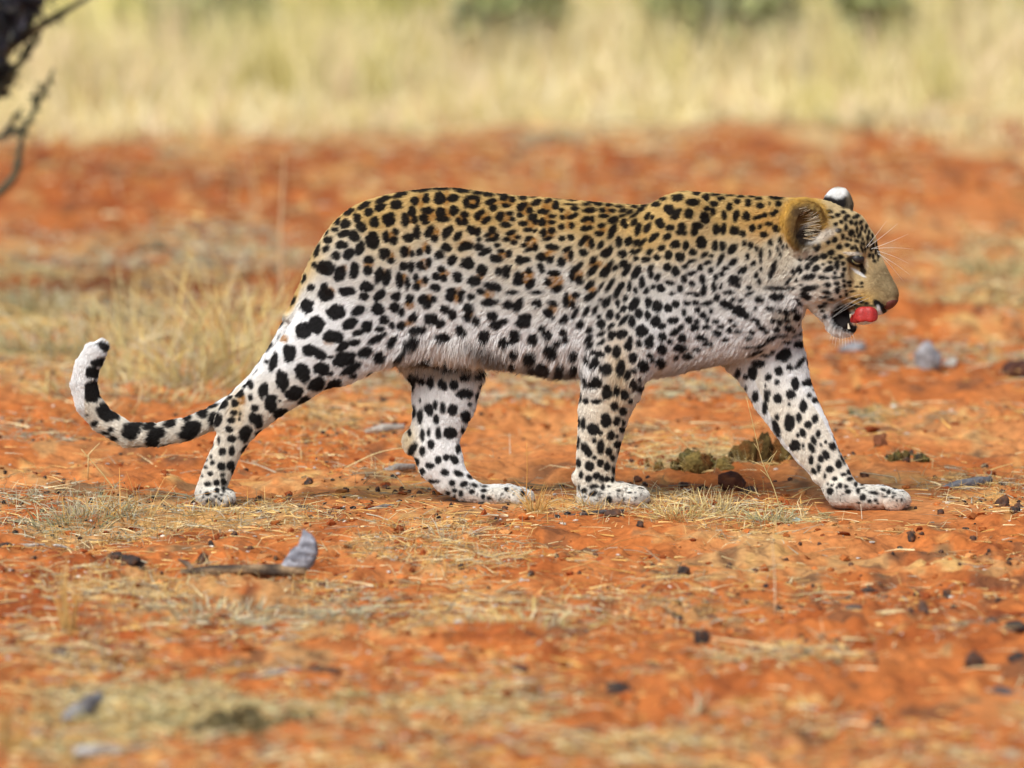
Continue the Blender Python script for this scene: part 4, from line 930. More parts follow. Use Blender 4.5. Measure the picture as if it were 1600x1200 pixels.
# crumbs: dark specks, red clods, small pale chips
ico = bpy.data.meshes.new('tmp'); bmx = bmesh.new(); bmesh.ops.create_icosphere(bmx, subdivisions=1, radius=1); 
ICO_V = np.array([v.co[:] for v in bmx.verts]); ICO_F = np.array([[v.index for v in f.verts] for f in bmx.faces]); bmx.free(); bpy.data.meshes.remove(ico)
crumb_m = attr_mat('soil_crumbs', rough=0.9, spec=0.15, scale=240, amt=0.3)
def crumbs(name, n, pal, smin, smax, label, cat, flat=0.7, patches=True, base=0.3, pw_=3.0, cl=None):
    X, Y = rand_xy(n, patches, base)
    if cl is not None:
        k = noise2(X / cl, Y / cl * 0.7, 77) > -0.05
        X, Y = X[k], Y[k]; n = len(X)
    Z = gz(X, Y)
    s_ = smin + (smax - smin) * RNG.random(n) ** pw_
    sc3 = s_[:, None] * (0.65 + 0.7 * RNG.random((n, 3))); sc3[:, 2] *= flat
    jit = 1 + 0.28 * RNG.normal(size=(n, len(ICO_V), 1))
    V = ICO_V[None] * np.clip(jit, 0.5, 1.5) * sc3[:, None, :]
    a_ = RNG.random(n) * 6.28; c__, s__ = np.cos(a_)[:, None], np.sin(a_)[:, None]
    V = np.stack([V[..., 0] * c__ - V[..., 1] * s__, V[..., 0] * s__ + V[..., 1] * c__, V[..., 2]], 2)
    V = V + np.stack([X, Y, Z + s_ * flat * 0.3], 1)[:, None, :]
    Fc = (ICO_F[None] + (np.arange(n) * len(ICO_V))[:, None, None]).reshape(-1, 3)
    col = pal[(RNG.random(n) * len(pal)).astype(int)] * (0.7 + 0.5 * RNG.random((n, 1)))
    o = mesh_from(name, V.reshape(-1, 3), Fc, crumb_m, None, False, np.repeat(col, len(ICO_V), axis=0))
    tag(o, label, cat, kind='stuff')
crumbs('sand_clods', 8500, np.array([SAND, SAND_D, SAND * 0.85, SAND_P * 0.9]), 0.0018, 0.013, 'small crumbling clods of red sand all over the ground', 'sand clods', 0.6, False, 0.4, 3.0)
crumbs('dark_specks', 7000, np.array([[0.030, 0.022, 0.02], [0.05, 0.04, 0.035], [0.022, 0.02, 0.022], [0.08, 0.05, 0.035]]), 0.0015, 0.0075, 'tiny dark droppings and bark crumbs scattered on the sand', 'crumbs', 0.75, True, 0.25, 2.0, 0.5)
crumbs('pale_chips', 3000, np.array([[0.60, 0.52, 0.42], [0.5, 0.47, 0.42], [0.66, 0.60, 0.5]]), 0.0012, 0.0060, 'tiny pale chips of bleached wood and stone on the sand', 'chips', 0.5, True, 0.2, 2.0)
# ------------------------------------------------------------ face parts
def surf(px, py, r=4):
    ok = (np.abs(PX - px) < r) & (np.abs(PY - py) < r) & (FACING > 0)
    ii = np.nonzero(ok)[0]
    j = ii[np.argmin(PD[ii] / S * 0.5 + np.hypot(PX[ii] - px, PY[ii] - py))]
    return WP[j], NW[j]

def uvball(seg=24, ring=16):
    vs, fs = [(0, 0, 1.0)], []
    for i in range(1, ring):
        th = math.pi * i / ring
        for j in range(seg):
            ph = 2 * math.pi * j / seg
            vs.append((math.sin(th) * math.cos(ph), math.sin(th) * math.sin(ph), math.cos(th)))
    vs.append((0, 0, -1.0))
    for j in range(seg): fs.append((0, 1 + j, 1 + (j + 1) % seg))
    for i in range(ring - 2):
        for j in range(seg):
            a = 1 + i * seg + j; b = 1 + i * seg + (j + 1) % seg
            fs.append((a, a + seg, b + seg, b))
    L = len(vs) - 1
    for j in range(seg): fs.append((L, 1 + (ring - 2) * seg + (j + 1) % seg, 1 + (ring - 2) * seg + j))
    return np.array(vs), fs

def simple_mat(name, col, rough=0.5, spec=0.4, nscale=None, namt=0.2, bump=0.0, coat_w=0.0):
    m, nt, b = new_mat(name, rough, spec)
    b.inputs['Base Color'].default_value = (*col, 1)
    if coat_w: b.inputs['Coat Weight'].default_value = coat_w; b.inputs['Coat Roughness'].default_value = 0.15
    if nscale:
        tc = nt.nodes.new('ShaderNodeTexCoord'); nz = nt.nodes.new('ShaderNodeTexNoise')
        nz.inputs['Scale'].default_value = nscale; nz.inputs['Detail'].default_value = 5
        nt.links.new(tc.outputs['Object'], nz.inputs['Vector'])
        cr = nt.nodes.new('ShaderNodeValToRGB')
        cr.color_ramp.elements[0].position = 0.3; cr.color_ramp.elements[1].position = 0.7
        cr.color_ramp.elements[0].color = (*[c * (1 - namt) for c in col], 1)
        cr.color_ramp.elements[1].color = (*[min(1, c * (1 + namt)) for c in col], 1)
        nt.links.new(nz.outputs['Fac'], cr.inputs[0]); nt.links.new(cr.outputs[0], b.inputs['Base Color'])
        if bump:
            bp = nt.nodes.new('ShaderNodeBump'); bp.inputs['Strength'].default_value = bump; bp.inputs['Distance'].default_value = 0.004
            nt.links.new(nz.outputs['Fac'], bp.inputs['Height']); nt.links.new(bp.outputs[0], b.inputs['Normal'])
    return m

bv, bf = uvball()
iris_m = simple_mat('iris', (0.30, 0.31, 0.18), 0.12, 0.6, 900, 0.4)
pupil_m = simple_mat('pupil', (0.005, 0.005, 0.005), 0.08, 0.6)
lid_m = simple_mat('eyelid', (0.015, 0.012, 0.012), 0.45, 0.4)
def build_eye(pos, nrm):
    nrm = nrm / np.linalg.norm(nrm)
    c = pos - nrm * 3.0 * S
    e = mesh_from('eye', bv * 9.5 * S + c, bf, iris_m, leopard)
    look = nrm * 0.75 + np.array([0.75, -0.1, -0.1]); look /= np.linalg.norm(look)
    mesh_from('pupil', bv * 3.2 * S + c + look * 7.4 * S, bf, pupil_m, e)
    # heavy upper lid: a spherical cap that hangs over the ball
    fwd = Vector(nrm); upv = Vector((0.25, 0, 1)).normalized()
    side = upv.cross(fwd).normalized(); upv = fwd.cross(side).normalized()
    R = np.array([[side[i], fwd[i], upv[i]] for i in range(3)])
    for sgn, cut, nm in ((1, 0.36, 'upper_eyelid'), (-1, 0.50, 'lower_eyelid')):
        vs, fs = [], []
        n1, n2 = 16, 6
        for i in range(n2 + 1):
            for j in range(n1 + 1):
                ph = (j / n1 - 0.5) * math.pi * 0.98
                edge = math.asin(cut) * math.cos(ph * 0.95) ** 1.0
                el_ = edge + (math.radians(80) - edge) * i / n2
                rr = 11.0 * S * (1.0 - 0.02 * i)
                vs.append((math.sin(ph) * math.cos(el_) * rr, math.cos(ph) * math.cos(el_) * rr, sgn * math.sin(el_) * rr))
        for i in range(n2):
            for j in range(n1):
                a = i * (n1 + 1) + j
                fs.append((a, a + 1, a + n1 + 2, a + n1 + 1))
        V = np.array(vs) @ R.T + c
        o = mesh_from(nm, V, fs, lid_m, leopard)
        md = o.modifiers.new('thickness', 'SOLIDIFY'); md.thickness = 1.2 * S; md.offset = 0
    return e
ep, en = surf(1339, 410)
build_eye(ep, en)
# the far eye mirrors the near one across the turned head
mu = np.array(hp(1352, 418, 30.0)); 
mvd = np.array([sP * 0.8, -0.1, cP]) ; mvd /= np.linalg.norm(mvd)
build_eye(to_world(mu), dir_world(mvd))

nose_m = simple_mat('nose_leather', (0.13, 0.035, 0.028), 0.5, 0.4, 700, 0.35, 0.4)
N_ = bv.copy()
w_ = N_[:, 2]
N_ = np.stack([N_[:, 0] * (11.5 + 2.5 * w_), N_[:, 1] * (13.5 + 4.5 * w_), w_ * 11.0], 1)      # wedge: broad above, narrow below
cc_ = np.array(hp(1395.5, 468.5, 0))
Rz = np.array([[cP, sP * 1.0], [-sP, cP]])
NU_ = np.stack([N_[:, 0] * cP + N_[:, 1] * sP + N_[:, 2] * 0.30, -N_[:, 2], -N_[:, 0] * sP + N_[:, 1] * cP], 1) + cc_
mesh_from('nose', to_world(NU_), bf, nose_m, leopard)

tong_m = simple_mat('tongue', (0.35, 0.022, 0.018), 0.5, 0.35, 300, 0.22, 0.25, 0.06)
# tongue: thick blade swept out of the corner of the mouth and curled up over the lip
mp_, mn_ = surf(1352, 474, 5)
wl = mp_[1] / S
n1 = 28
vs, fs = [], []
# the broad curled blade with a groove down its middle ...
for q in bv:
    gx = math.exp(-((q[0] + 0.02) / 0.13) ** 2)
    lobes = 1 - 0.16 * gx * (1 if q[2] < 0 else 0.25)
    se = lambda v: math.copysign(abs(v) ** 0.72, v)
    x_ = 1350 + 18.5 * se(q[0]) * (1 - 0.10 * q[2]); y_ = 492 - 12.5 * se(q[2]) * lobes
    w_ = wl - 11 + 5.0 * q[1] * (1 - 0.4 * gx * (q[1] < 0)) + 6.5 * abs(q[0]) ** 2 + 3 * q[2]
    vs.append((x_, y_ + TW * w_, w_))
fs += list(bf)
# ... and the root that reaches it from inside the mouth
off = len(vs)
ctr = [(1326, 500, wl + 20, 4, 3), (1329, 499, wl + 10, 6, 4), (1333, 497, wl + 2, 8, 5), (1338, 496, wl - 4, 10, 5), (1345, 494, wl - 7, 8, 4)]
for i, (x, y, wd, hw, th) in enumerate(ctr):
    for j in range(n1):
        a = 2 * math.pi * j / n1
        w_ = wd + th * math.sin(a)
        vs.append((x, y + hw * math.cos(a) + TW * w_, w_))
for i in range(len(ctr) - 1):
    for j in range(n1):
        a = off + i * n1 + j; b = off + i * n1 + (j + 1) % n1
        fs.append((a, a + n1, b + n1, b))
fs.append(tuple(range(off, off + n1))); fs.append(tuple(reversed(range(off + (len(ctr) - 1) * n1, off + len(ctr) * n1))))
tg = mesh_from('tongue', to_world(np.array(vs)), fs, tong_m, leopard)
md = tg.modifiers.new('round', 'SUBSURF'); md.levels = 2; md.render_levels = 2

tooth_m = simple_mat('tooth', (0.55, 0.50, 0.38), 0.4, 0.4)
for (x, y, dw, h_) in ((1324, 507, -1, -9), (1327, 484, -1, 7)):
    vs, fs = [], []
    for i in range(4):
        t = i / 3
        for j in range(8):
            a = 2 * math.pi * j / 8
            r = 2.2 * (1 - t) ** 0.8 + 0.25
            vs.append((x + r * math.cos(a) - 1.5 * t, y + h_ * t, wl + 4 + dw + r * math.sin(a)))
    for i in range(3):
        for j in range(8):
            a = i * 8 + j; b = i * 8 + (j + 1) % 8
            fs.append((a, b, b + 8, a + 8))
    fs.append(tuple(range(24, 32)))
    mesh_from('tooth', to_world(np.array(vs)), fs, tooth_m, leopard)

def tube_set(paths, radii, sides=4):
    """many thin tubes in one mesh; paths are lists of world points"""
    V, Fq = [], []
    off = 0
    for P, rr in zip(paths, radii):
        P = np.asarray(P, float)
        n = len(P)
        T = np.gradient(P, axis=0); T /= np.linalg.norm(T, axis=1, keepdims=True) + 1e-9
        ref = np.array([0.0, 0, 1]) if abs(T[0, 2]) < 0.9 else np.array([1.0, 0, 0])
        A = np.cross(T, ref); A /= np.linalg.norm(A, axis=1, keepdims=True) + 1e-9
        B = np.cross(T, A)
        rr = np.broadcast_to(rr, (n,))
        for i in range(n):
            for j in range(sides):
                a = 2 * math.pi * j / sides
                V.append(P[i] + (A[i] * math.cos(a) + B[i] * math.sin(a)) * rr[i])
        for i in range(n - 1):
            for j in range(sides):
                a = off + i * sides + j; b = off + i * sides + (j + 1) % sides
                Fq.append((a, b, b + sides, a + sides))
        Fq.append(tuple(off + j for j in range(sides))[::-1]); Fq.append(tuple(off + (n - 1) * sides + j for j in range(sides)))
        off += n * sides
    return np.array(V), Fq

wh_m = simple_mat('whisker', (0.75, 0.73, 0.68), 0.4, 0.4)
paths, radii = [], []
def whisk(px, py, du, dv, dw, L, sag, r=0.00035):
    p, n = surf(px, py, 6)
    d = np.array([du, dw, -dv], float); d /= np.linalg.norm(d)
    t = np.linspace(0, 1, 8)[:, None]
    P = p + d * t * L * S + np.array([0, 0, -1.0]) * (t ** 2) * sag * S
    paths.append(P); radii.append(r * (1 - 0.85 * t[:, 0]) + 0.00004)
for i, (x, y) in enumerate([(1346, 460), (1352, 463), (1358, 466), (1343, 466)]):
    whisk(x, y, -0.9 - 0.1 * (i % 3), 0.05 + 0.12 * (i % 4), -0.9, 62 + 8 * (i % 5), 10, 0.00026)
for i, (x, y) in enumerate([(1352, 388), (1356, 386), (1360, 389), (1366, 388), (1370, 392), (1372, 396), (1374, 390)]):
    whisk(x, y, 0.8 + 0.1 * (i % 3), -0.9 + 0.28 * i, 0.3 - 0.15 * (i % 3), 52 + 5 * (i % 4), -4 if i < 3 else 8)
for i in range(9):
    whisk(1300 + 4 * i, 518 + (3 if 1 < i < 7 else 0), -0.3 + 0.07 * i, 1, -0.5 + 0.1 * (i % 4), 18 + 3 * (i % 3), 0, 0.0003)
Vw, Fw = tube_set(paths, radii)
wo_ = mesh_from('whiskers', Vw, Fw, wh_m, leopard)
tag(wo_, kind='stuff')

# long pale hairs that fill the mouth of the near ear, and its dark inner tuft
paths, radii, cols_ = [], [], []
rr_ = np.random.default_rng(9)
for i in range(110):
    a0 = rr_.uniform(-1.3, 1.5); r0 = rr_.uniform(.62, .98)
    x = 1260 + 28 * r0 * math.cos(a0); y = 350 - 32 * r0 * math.sin(a0) 
    try: p, n = surf(x, y, 4)
    except ValueError: continue
    tgt = np.array([-24 - 10 * rr_.random(), 4 + (y - 350) * -.25]) + rr_.normal(0, 4, 2)
    d = np.array([tgt[0] * S, 0.0, -tgt[1] * S]) * rr_.uniform(.5, .95)
    L_ = np.linalg.norm(d)
    t = np.linspace(0, 1, 5)[:, None]
    P = p + d * t + n * 0.004 * np.sin(t * math.pi) + np.array([0, -0.003, 0]) * t
    paths.append(P); radii.append(np.array([.0004, .0004, .00035, .00025, .0001]))
    k_ = rr_.random()
    cols_.append((.70, .62, .45) if k_ < .5 else ((.34, .20, .06) if k_ < .8 else (.03, .025, .02)))
Vw, Fw = tube_set(paths, radii, 3)
cv = np.repeat(np.array(cols_), 15, axis=0)
o = mesh_from('ear_hair', Vw, Fw, skin_mat, leopard, True, cv); tag(o, kind='stuff')
# ------------------------------------------------------------ single tufts, stems, stones, dung, dead wood
def px_scale(Y):
    return S * (DIST + Y) / DIST
def tuft(name, label, px, py, w, h, n, pal, cat='grass tuft', lean=0.5, wd=(0.0012, 0.0026), curl=0.5, group=None, segs=4, tilt=0.0, clump=0.3):
    """stalks rising from one patch; px, py is where it meets the ground, w and h its size, in photo pixels"""
    x0, y0 = ground_xy(px, py)
    k = px_scale(y0)
    rx = w * k * clump * 0.5
    r_ = np.sqrt(RNG.random(n)); th = RNG.random(n) * 6.283
    bx = x0 + rx * r_ * np.cos(th); by = y0 + min(rx, 0.25) * 0.9 * r_ * np.sin(th)
    bz = gz(bx, by) - 0.006
    th2 = th + RNG.normal(0, 0.8, n)
    ln_ = np.abs(RNG.normal(0, lean, n)).clip(0, 1.45)
    H = h * k * (0.35 + 0.65 * RNG.random(n) ** 0.8) 
    D = np.stack([np.cos(th2) * np.sin(ln_) + tilt, np.sin(th2) * np.sin(ln_), np.cos(ln_) + 0.05], 1)
    D /= np.linalg.norm(D, axis=1, keepdims=True)
    b_ = np.stack([np.cos(th2), np.sin(th2), -0.7 * np.ones(n)], 1) * (H * curl * RNG.random(n))[:, None]
    W_ = wd[0] + (wd[1] - wd[0]) * RNG.random(n)
    c_ = pal[(RNG.random(n) * len(pal)).astype(int)] * (0.75 + 0.5 * RNG.random((n, 1)))
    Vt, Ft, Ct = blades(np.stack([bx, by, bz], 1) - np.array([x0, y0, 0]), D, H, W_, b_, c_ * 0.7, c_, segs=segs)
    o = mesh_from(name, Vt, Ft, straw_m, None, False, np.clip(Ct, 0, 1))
    o.location = (x0, y0, 0)
    tag(o, label, cat, group)
    return o
PALE = np.array([[0.62, 0.52, 0.32], [0.58, 0.50, 0.36], [0.66, 0.50, 0.24], [0.50, 0.42, 0.24]])
YEL = np.array([[0.70, 0.52, 0.17], [0.64, 0.50, 0.20], [0.74, 0.62, 0.30], [0.52, 0.44, 0.18]])
ORA = np.array([[0.62, 0.34, 0.09], [0.58, 0.40, 0.15], [0.66, 0.42, 0.14]])
GRY = np.concatenate([GREYS, PALE])
T_ = [
 ('grass_tuft', 'big grey-green straw tuft at the left, below the tail', 130, 812, 230, 52, 420, np.concatenate([GREYS, GREEN, GREYS, STRAW]), .95, .6, .75),
 ('grass_tuft', 'thin orange straw stalks standing at the right side of the big grey tuft', 215, 815, 110, 95, 30, ORA, .55, .6, .6),
 ('grass_tuft', 'matted straw litter tuft under the near hind paw', 330, 812, 150, 24, 200, np.concatenate([STRAW, GREYS]), 1.1, .5, .8),
 ('grass_tuft', 'low straw tuft on the sand below the near hind paw, beside two white stalks', 255, 828, 150, 26, 170, np.concatenate([STRAW, GREYS]), 1.0, .5, .8),
 ('grass_tuft', 'small orange straw tuft beside the toes of the far hind paw', 838, 806, 70, 62, 60, ORA, .55, .5, .4),
 ('grass_tuft', 'fine straw tuft standing before the heel of the near front paw', 925, 798, 70, 34, 60, np.concatenate([PALE, STRAW]), .9, .5, .6),
 ('grass_tuft', 'dry yellow straw tuft right of the near front paw', 1060, 812, 120, 48, 130, YEL, .8, .5, .6),
 ('grass_tuft', 'straw tuft with broken upright stalks in the middle between the front paws', 1115, 800, 120, 50, 110, np.concatenate([PALE, YEL]), .8, .5, .7),
 ('grass_tuft', 'dense olive tuft with grey green leaves below the tall bent stem', 1205, 812, 90, 36, 220, np.concatenate([GREEN * 0.8, GREYS, YEL]), 1.0, .6, .7),
 ('grass_tuft', 'curled pale straw tuft on the sand before the belly', 700, 838, 90, 40, 90, PALE, .8, .9, .7),
 ('grass_tuft', 'flat straw tuft on the sand before the far hind leg', 590, 858, 150, 22, 120, STRAW, 1.1, .5, .8),
 ('grass_tuft', 'tall blurred yellow stalks right behind the tail, left of the hind leg', 395, 600, 190, 240, 50, YEL, .26, .35, .9),
 ('grass_tuft', 'tall blurred yellow stalks behind the curled tip of the tail', 235, 600, 210, 215, 50, YEL, .35, .5, .9),
 ('grass_tuft', 'tangled blurred straw tuft between the tail tip and the thigh', 320, 610, 240, 130, 150, np.concatenate([PALE, YEL]), .6, .7, .7),
 ('grass_tuft', 'wide sparse patch of pale blurred stalks far behind the tail tip', 130, 555, 340, 130, 90, np.concatenate([PALE, YEL]), .45, .6, .95),
 ('grass_tuft', 'tall wispy blurred grass between the thigh and the stalks behind the tail', 345, 545, 360, 185, 110, np.concatenate([PALE, YEL]), .35, .5, .95),
 ('grass_tuft', 'short wispy blurred grass touching the back of the thigh', 455, 575, 160, 90, 110, np.concatenate([PALE, YEL]), .5, .6, .95),
 ('grass_tuft', 'low golden tangle below the wispy grass behind the tail', 200, 628, 330, 46, 260, np.concatenate([YEL, PALE, OLIVE]), .9, .6, .95),
 ('grass_tuft', 'blurred pale litter tuft seen under the belly, behind the legs', 850, 606, 330, 24, 260, PALE, 1.1, .6, .95),
 ('grass_tuft', 'blurred olive tuft far left behind the tail, lower one', 70, 560, 210, 80, 170, np.concatenate([OLIVE, PALE, GREEN]), .8, .7, .8),
 ('grass_tuft', 'blurred grey green tuft at the left edge below the thorn branches', 30, 480, 170, 60, 160, np.concatenate([OLIVE, GREYS, GREEN]), .8, .7, .8),
 ('grass_tuft', 'blurred dark olive tuft on the red sand above the tail tip', 190, 505, 150, 70, 150, np.concatenate([OLIVE, GREYS]), .7, .7, .7),
 ('grass_tuft', 'blurred pale tuft far behind, left of the rump', 400, 425, 220, 50, 200, np.concatenate([GREYS, PALE]), .9, .6, .9),
 ('grass_tuft', 'blurred grey tuft far behind at the left, beside the dark one', 150, 415, 190, 40, 170, np.concatenate([GREYS, PALE]), .9, .6, .9),
 ('grass_tuft', 'small dark blurred tuft among the pale litter far behind the rump', 240, 392, 50, 26, 90, np.array([[.10, .10, .07], [.16, .15, .10]]), .9, .6, .8),
 ('grass_tuft', 'small blurred pale tuft on the bare red sand at the upper left', 275, 245, 60, 22, 90, np.concatenate([GREEN, PALE]), .9, .6, .8),
 ('grass_tuft', 'blurred yellow green tuft at the right edge, level with the leopard head', 1560, 425, 170, 52, 170, np.concatenate([OLIVE, GREEN, YEL]), .8, .6, .9),
 ('grass_tuft', 'blurred olive tuft right of the leopard nose', 1500, 480, 130, 34, 90, np.concatenate([OLIVE, YEL]), .9, .6, .9),
 ('grass_tuft', 'small blurred green tuft behind the shin of the stretched far foreleg', 1345, 632, 46, 26, 60, GREEN * 0.7, .6, .5, .6),
 ('grass_tuft', 'flat blurred green tuft at the right of the small upright one', 1392, 637, 64, 14, 70, GREEN * 0.8, 1.1, .5, .8),
 ('grass_tuft', 'blurred foreground straw tuft at the left bottom corner', 15, 1190, 60, 120, 26, ORA, .25, .4, .5),
 ('grass_tuft', 'blurred grey straw litter tuft in front of the dead branch', 330, 945, 260, 36, 260, np.concatenate([PALE, GREYS]), 1.1, .6, .9),
 ('grass_tuft', 'matted straw tuft lying against the dead branch', 375, 900, 200, 22, 150, np.concatenate([PALE, GREYS, YEL]), 1.1, .5, .9),
 ('grass_tuft', 'blurred orange stalks standing left of the dead branch', 105, 975, 50, 130, 22, ORA, .12, .2, .5),
 ('grass_tuft', 'blurred bent straw tuft in the foreground, under the belly', 830, 965, 260, 40, 160, np.concatenate([YEL, PALE]), 1.0, .7, .9),
 ('grass_tuft', 'blurred olive litter tuft in the foreground beside the dark dung', 240, 1130, 260, 44, 200, np.concatenate([OLIVE, YEL]), 1.0, .7, .9),
 ('grass_tuft', 'blurred olive tuft in the middle of the lowest foreground', 640, 1115, 280, 34, 170, np.concatenate([OLIVE, PALE]), 1.1, .7, .9),
 ('grass_tuft', 'blurred forked straw in the foreground below the stretched foreleg', 1090, 1120, 90, 60, 26, PALE, .8, .3, .3),
 ('grass_tuft', 'blurred pale tuft at the edge of the clearing, above the back of the leopard', 870, 232, 120, 30, 110, np.concatenate([PALE, GREEN]), .9, .6, .9),
 ('grass_tuft', 'blurred olive tuft at the edge of the clearing, at the upper right', 1450, 205, 200, 40, 200, np.concatenate([OLIVE, PALE]), .9, .6, .9),
 ('grass_tuft', 'blurred dark tuft at the edge of the clearing, above the ears', 1330, 205, 80, 30, 110, np.concatenate([OLIVE * .5, GREYS]), .9, .6, .9),
]
for nm, lb, px, py, w, h, n, pal, lean, curl, cl in T_:
    Yt = ground_xy(px, py)[1]
    fat = 1.35 if abs(Yt) < 1.2 else 2.6
    tuft(nm, lb, px, py, w, h, n, pal, 'grass tuft', lean, (0.0010 * fat, 0.0024 * fat), curl, None, 4, 0, cl)

def stem(label, pts_px, Y, r=0.0011, col=(0.62, 0.46, 0.2), side=(), rough_heads=False, cat='straw'):
    base = None
    P = np.array([at(x, y, Y) for x, y in pts_px])
    # smooth
    t = np.linspace(0, 1, len(P)); tt = np.linspace(0, 1, 14)
    Q = np.stack([np.interp(tt, t, P[:, i]) for i in range(3)], 1)
    for _ in range(2):
        Q[1:-1] = (Q[:-2] + 2 * Q[1:-1] + Q[2:]) / 4
    Q[0, 2] = gzs(Q[0, 0], Q[0, 1]) - 0.01
    paths = [Q]; radii = [r * (1 - 0.6 * tt)]
    for (i, dx, dz, dy) in side:
        s0 = Q[i]
        paths.append(np.array([s0, s0 + np.array([dx * .5, dy * .5, dz * .6]), s0 + np.array([dx, dy, dz])])); radii.append(np.array([r * .7, r * .5, r * .2]))
    V, Fq = tube_set(paths, radii, 4)
    org = Q[0].copy()
    o = mesh_from('lone_straw', V - org, Fq, None, None, True, np.tile(np.array(col), (len(V), 1)))
    o.data.materials.append(straw_m)
    o.location = org
    tag(o, label, cat)
stem('tall thin bent stem with side shoots between the front paws', [(1222, 812), (1212, 765), (1196, 735), (1188, 715), (1178, 668), (1166, 620)], -0.10, 0.0013, (0.55, 0.42, 0.18), [(6, .025, .03, 0), (6, -.03, .012, .01), (5, .02, .045, 0), (4, -.02, .02, 0), (8, -.012, .02, 0)])
stem('upright orange stalk rising beside the far hind paw', [(822, 800), (822, 770), (824, 740), (823, 692)], -0.06, 0.0012, (0.60, 0.30, 0.07), [(3, .02, .03, 0), (4, -.025, .03, 0)])
stem('short white stalk sticking up behind the belly', [(797, 716), (797, 700), (796, 678)], 0.9, 0.0012, (0.72, 0.66, 0.52))
stem('slanting straw stalk in front of the tail', [(184, 772), (160, 740), (127, 702)], 0.25, 0.0018, (0.62, 0.46, 0.2))
stem('short pale straw crossing the slanting one in front of the tail', [(137, 712), (146, 702), (156, 692)], 0.40, 0.0016, (0.66, 0.50, 0.24))
stem('upright blurred stalk in the foreground below the head', [(1211, 938), (1211, 905), (1208, 865), (1206, 836)], -1.35, 0.0016, (0.66, 0.48, 0.30))
stem('faint bent stem behind the near foreleg, by the olive dung', [(1078, 700), (1055, 680), (1030, 656)], 0.85, 0.0014, (0.62, 0.46, 0.22))
stem('tall pale blurred stalk beside the rump, thickest of the far ones', [(440, 470), (437, 380), (442, 290), (444, 240)], 3.6, 0.0038, (0.62, 0.44, 0.25))
stem('blurred stalk leaning left in the upper left clearing', [(402, 330), (395, 280), (376, 205)], 6.0, 0.004, (0.58, 0.40, 0.22))
stem('short blurred stalk in the upper left clearing', [(366, 345), (366, 310), (370, 280)], 6.2, 0.004, (0.60, 0.40, 0.18))
stem('blurred slanting stalk in the upper left clearing, left of the others', [(196, 340), (185, 300), (176, 270)], 6.4, 0.004, (0.60, 0.42, 0.26))
stem('blurred upright stalk in the red clearing above the back of the leopard', [(893, 310), (891, 270), (891, 222)], 6.8, 0.0045, (0.56, 0.36, 0.18))
stem('blurred curved stalk in the red clearing above the ears', [(1312, 290), (1308, 255), (1292, 225)], 6.9, 0.005, (0.58, 0.42, 0.26))
stem('short white stalk on the sand in front of the stretched front paw', [(1350, 835), (1347, 812), (1345, 788)], -0.16, 0.0012, (0.74, 0.66, 0.5))
stem('forked white stalk lying below the near hind paw', [(318, 825), (305, 812), (300, 800), (303, 788)], -0.22, 0.0014, (0.72, 0.70, 0.62), [(3, -.015, -.01, .02)])
stem('long pale straw lying across the sand right of the foreleg', [(1405, 747), (1360, 740), (1345, 738)], 0.35, 0.0014, (0.66, 0.55, 0.34))
stem('long arching straw behind the hind legs, nearest to the far hock', [(520, 745), (545, 728), (590, 706), (640, 698)], 0.55, 0.0018, (0.66, 0.52, 0.26))

# stones and clods
stone_m = attr_mat('stone_surface', rough=0.85, spec=0.25, scale=60, amt=0.35, bump=0.8)
def lump(name, label, cat, px, py, w, h, col, flat=None, deep=1.0, seed=0, rough=0.34, mat=None, group=None, sub=3, col2=None, sink=0.42):
    if col2 is None and sum(col) < .45: col2 = (.17, .07, .028)
    if name == 'clod': w, h, rough = w * .9, h * .92, rough * 1.25
    """a stone or clod w x h photo pixels, resting on the ground where its foot shows at (px, py)"""
    x0, y0 = ground_xy(px, py)
    k = px_scale(y0)
    bmx = bmesh.new(); bmesh.ops.create_icosphere(bmx, subdivisions=sub, radius=1)
    V = np.array([v.co[:] for v in bmx.verts]); Fc = [[v.index for v in f.verts] for f in bmx.faces]; bmx.free()
    r = 1 + rough * 2 * noise3(V[:, 0] * 1.6 + seed * 7, V[:, 1] * 1.6, V[:, 2] * 1.6, 90 + seed) + rough * noise3(V[:, 0] * 4 + seed, V[:, 1] * 4, V[:, 2] * 4, 91) + rough * 0.4 * noise3(V[:, 0] * 9 + seed, V[:, 1] * 9, V[:, 2] * 9, 92)
    V = V * r[:, None] * np.array([w * 0.5 * k, w * 0.42 * k * deep, h * 0.5 * k / (1 - sink * .5) * 1.12])
    z0 = gzs(x0, y0)
    V[:, 2] += h * 0.5 * k * (1 - sink)
    c = np.tile(np.array(col), (len(V), 1))
    if col2 is not None:
        t = np.clip((0.5 if sum(col) > .45 else 0.12) + 2.4 * noise3(V[:, 0] / (w * k) * 5 + seed, V[:, 1] / (w * k) * 5, V[:, 2] / (w * k) * 5, 95), 0, 1)[:, None]
        c = c * (1 - t) + np.array(col2) * t
    o = mesh_from(name, V, np.array(Fc), mat or stone_m, None, True, c)
    o.location = (x0, y0, z0)
    tag(o, label, cat, group)
    return o
DK = (0.035, 0.028, 0.026); DB = (0.07, 0.04, 0.03)
lump('stone', 'pale blue-grey stone lying right of and below the leopard head', 'stone', 1450, 566, 44, 38, (0.34, 0.335, 0.35), seed=1, col2=(0.16, 0.15, 0.15))
lump('stone', 'small pale stone right beside the blue-grey one', 'stone', 1484, 562, 22, 14, (0.38, 0.36, 0.32), seed=2)
lump('stone', 'dark red-brown stone cut by the right edge of the picture', 'stone', 1592, 578, 48, 27, (0.055, 0.022, 0.016), seed=3)
lump('stone', 'small grey stone under the chin, blurred', 'stone', 1333, 556, 36, 15, (0.24, 0.24, 0.25), seed=4)
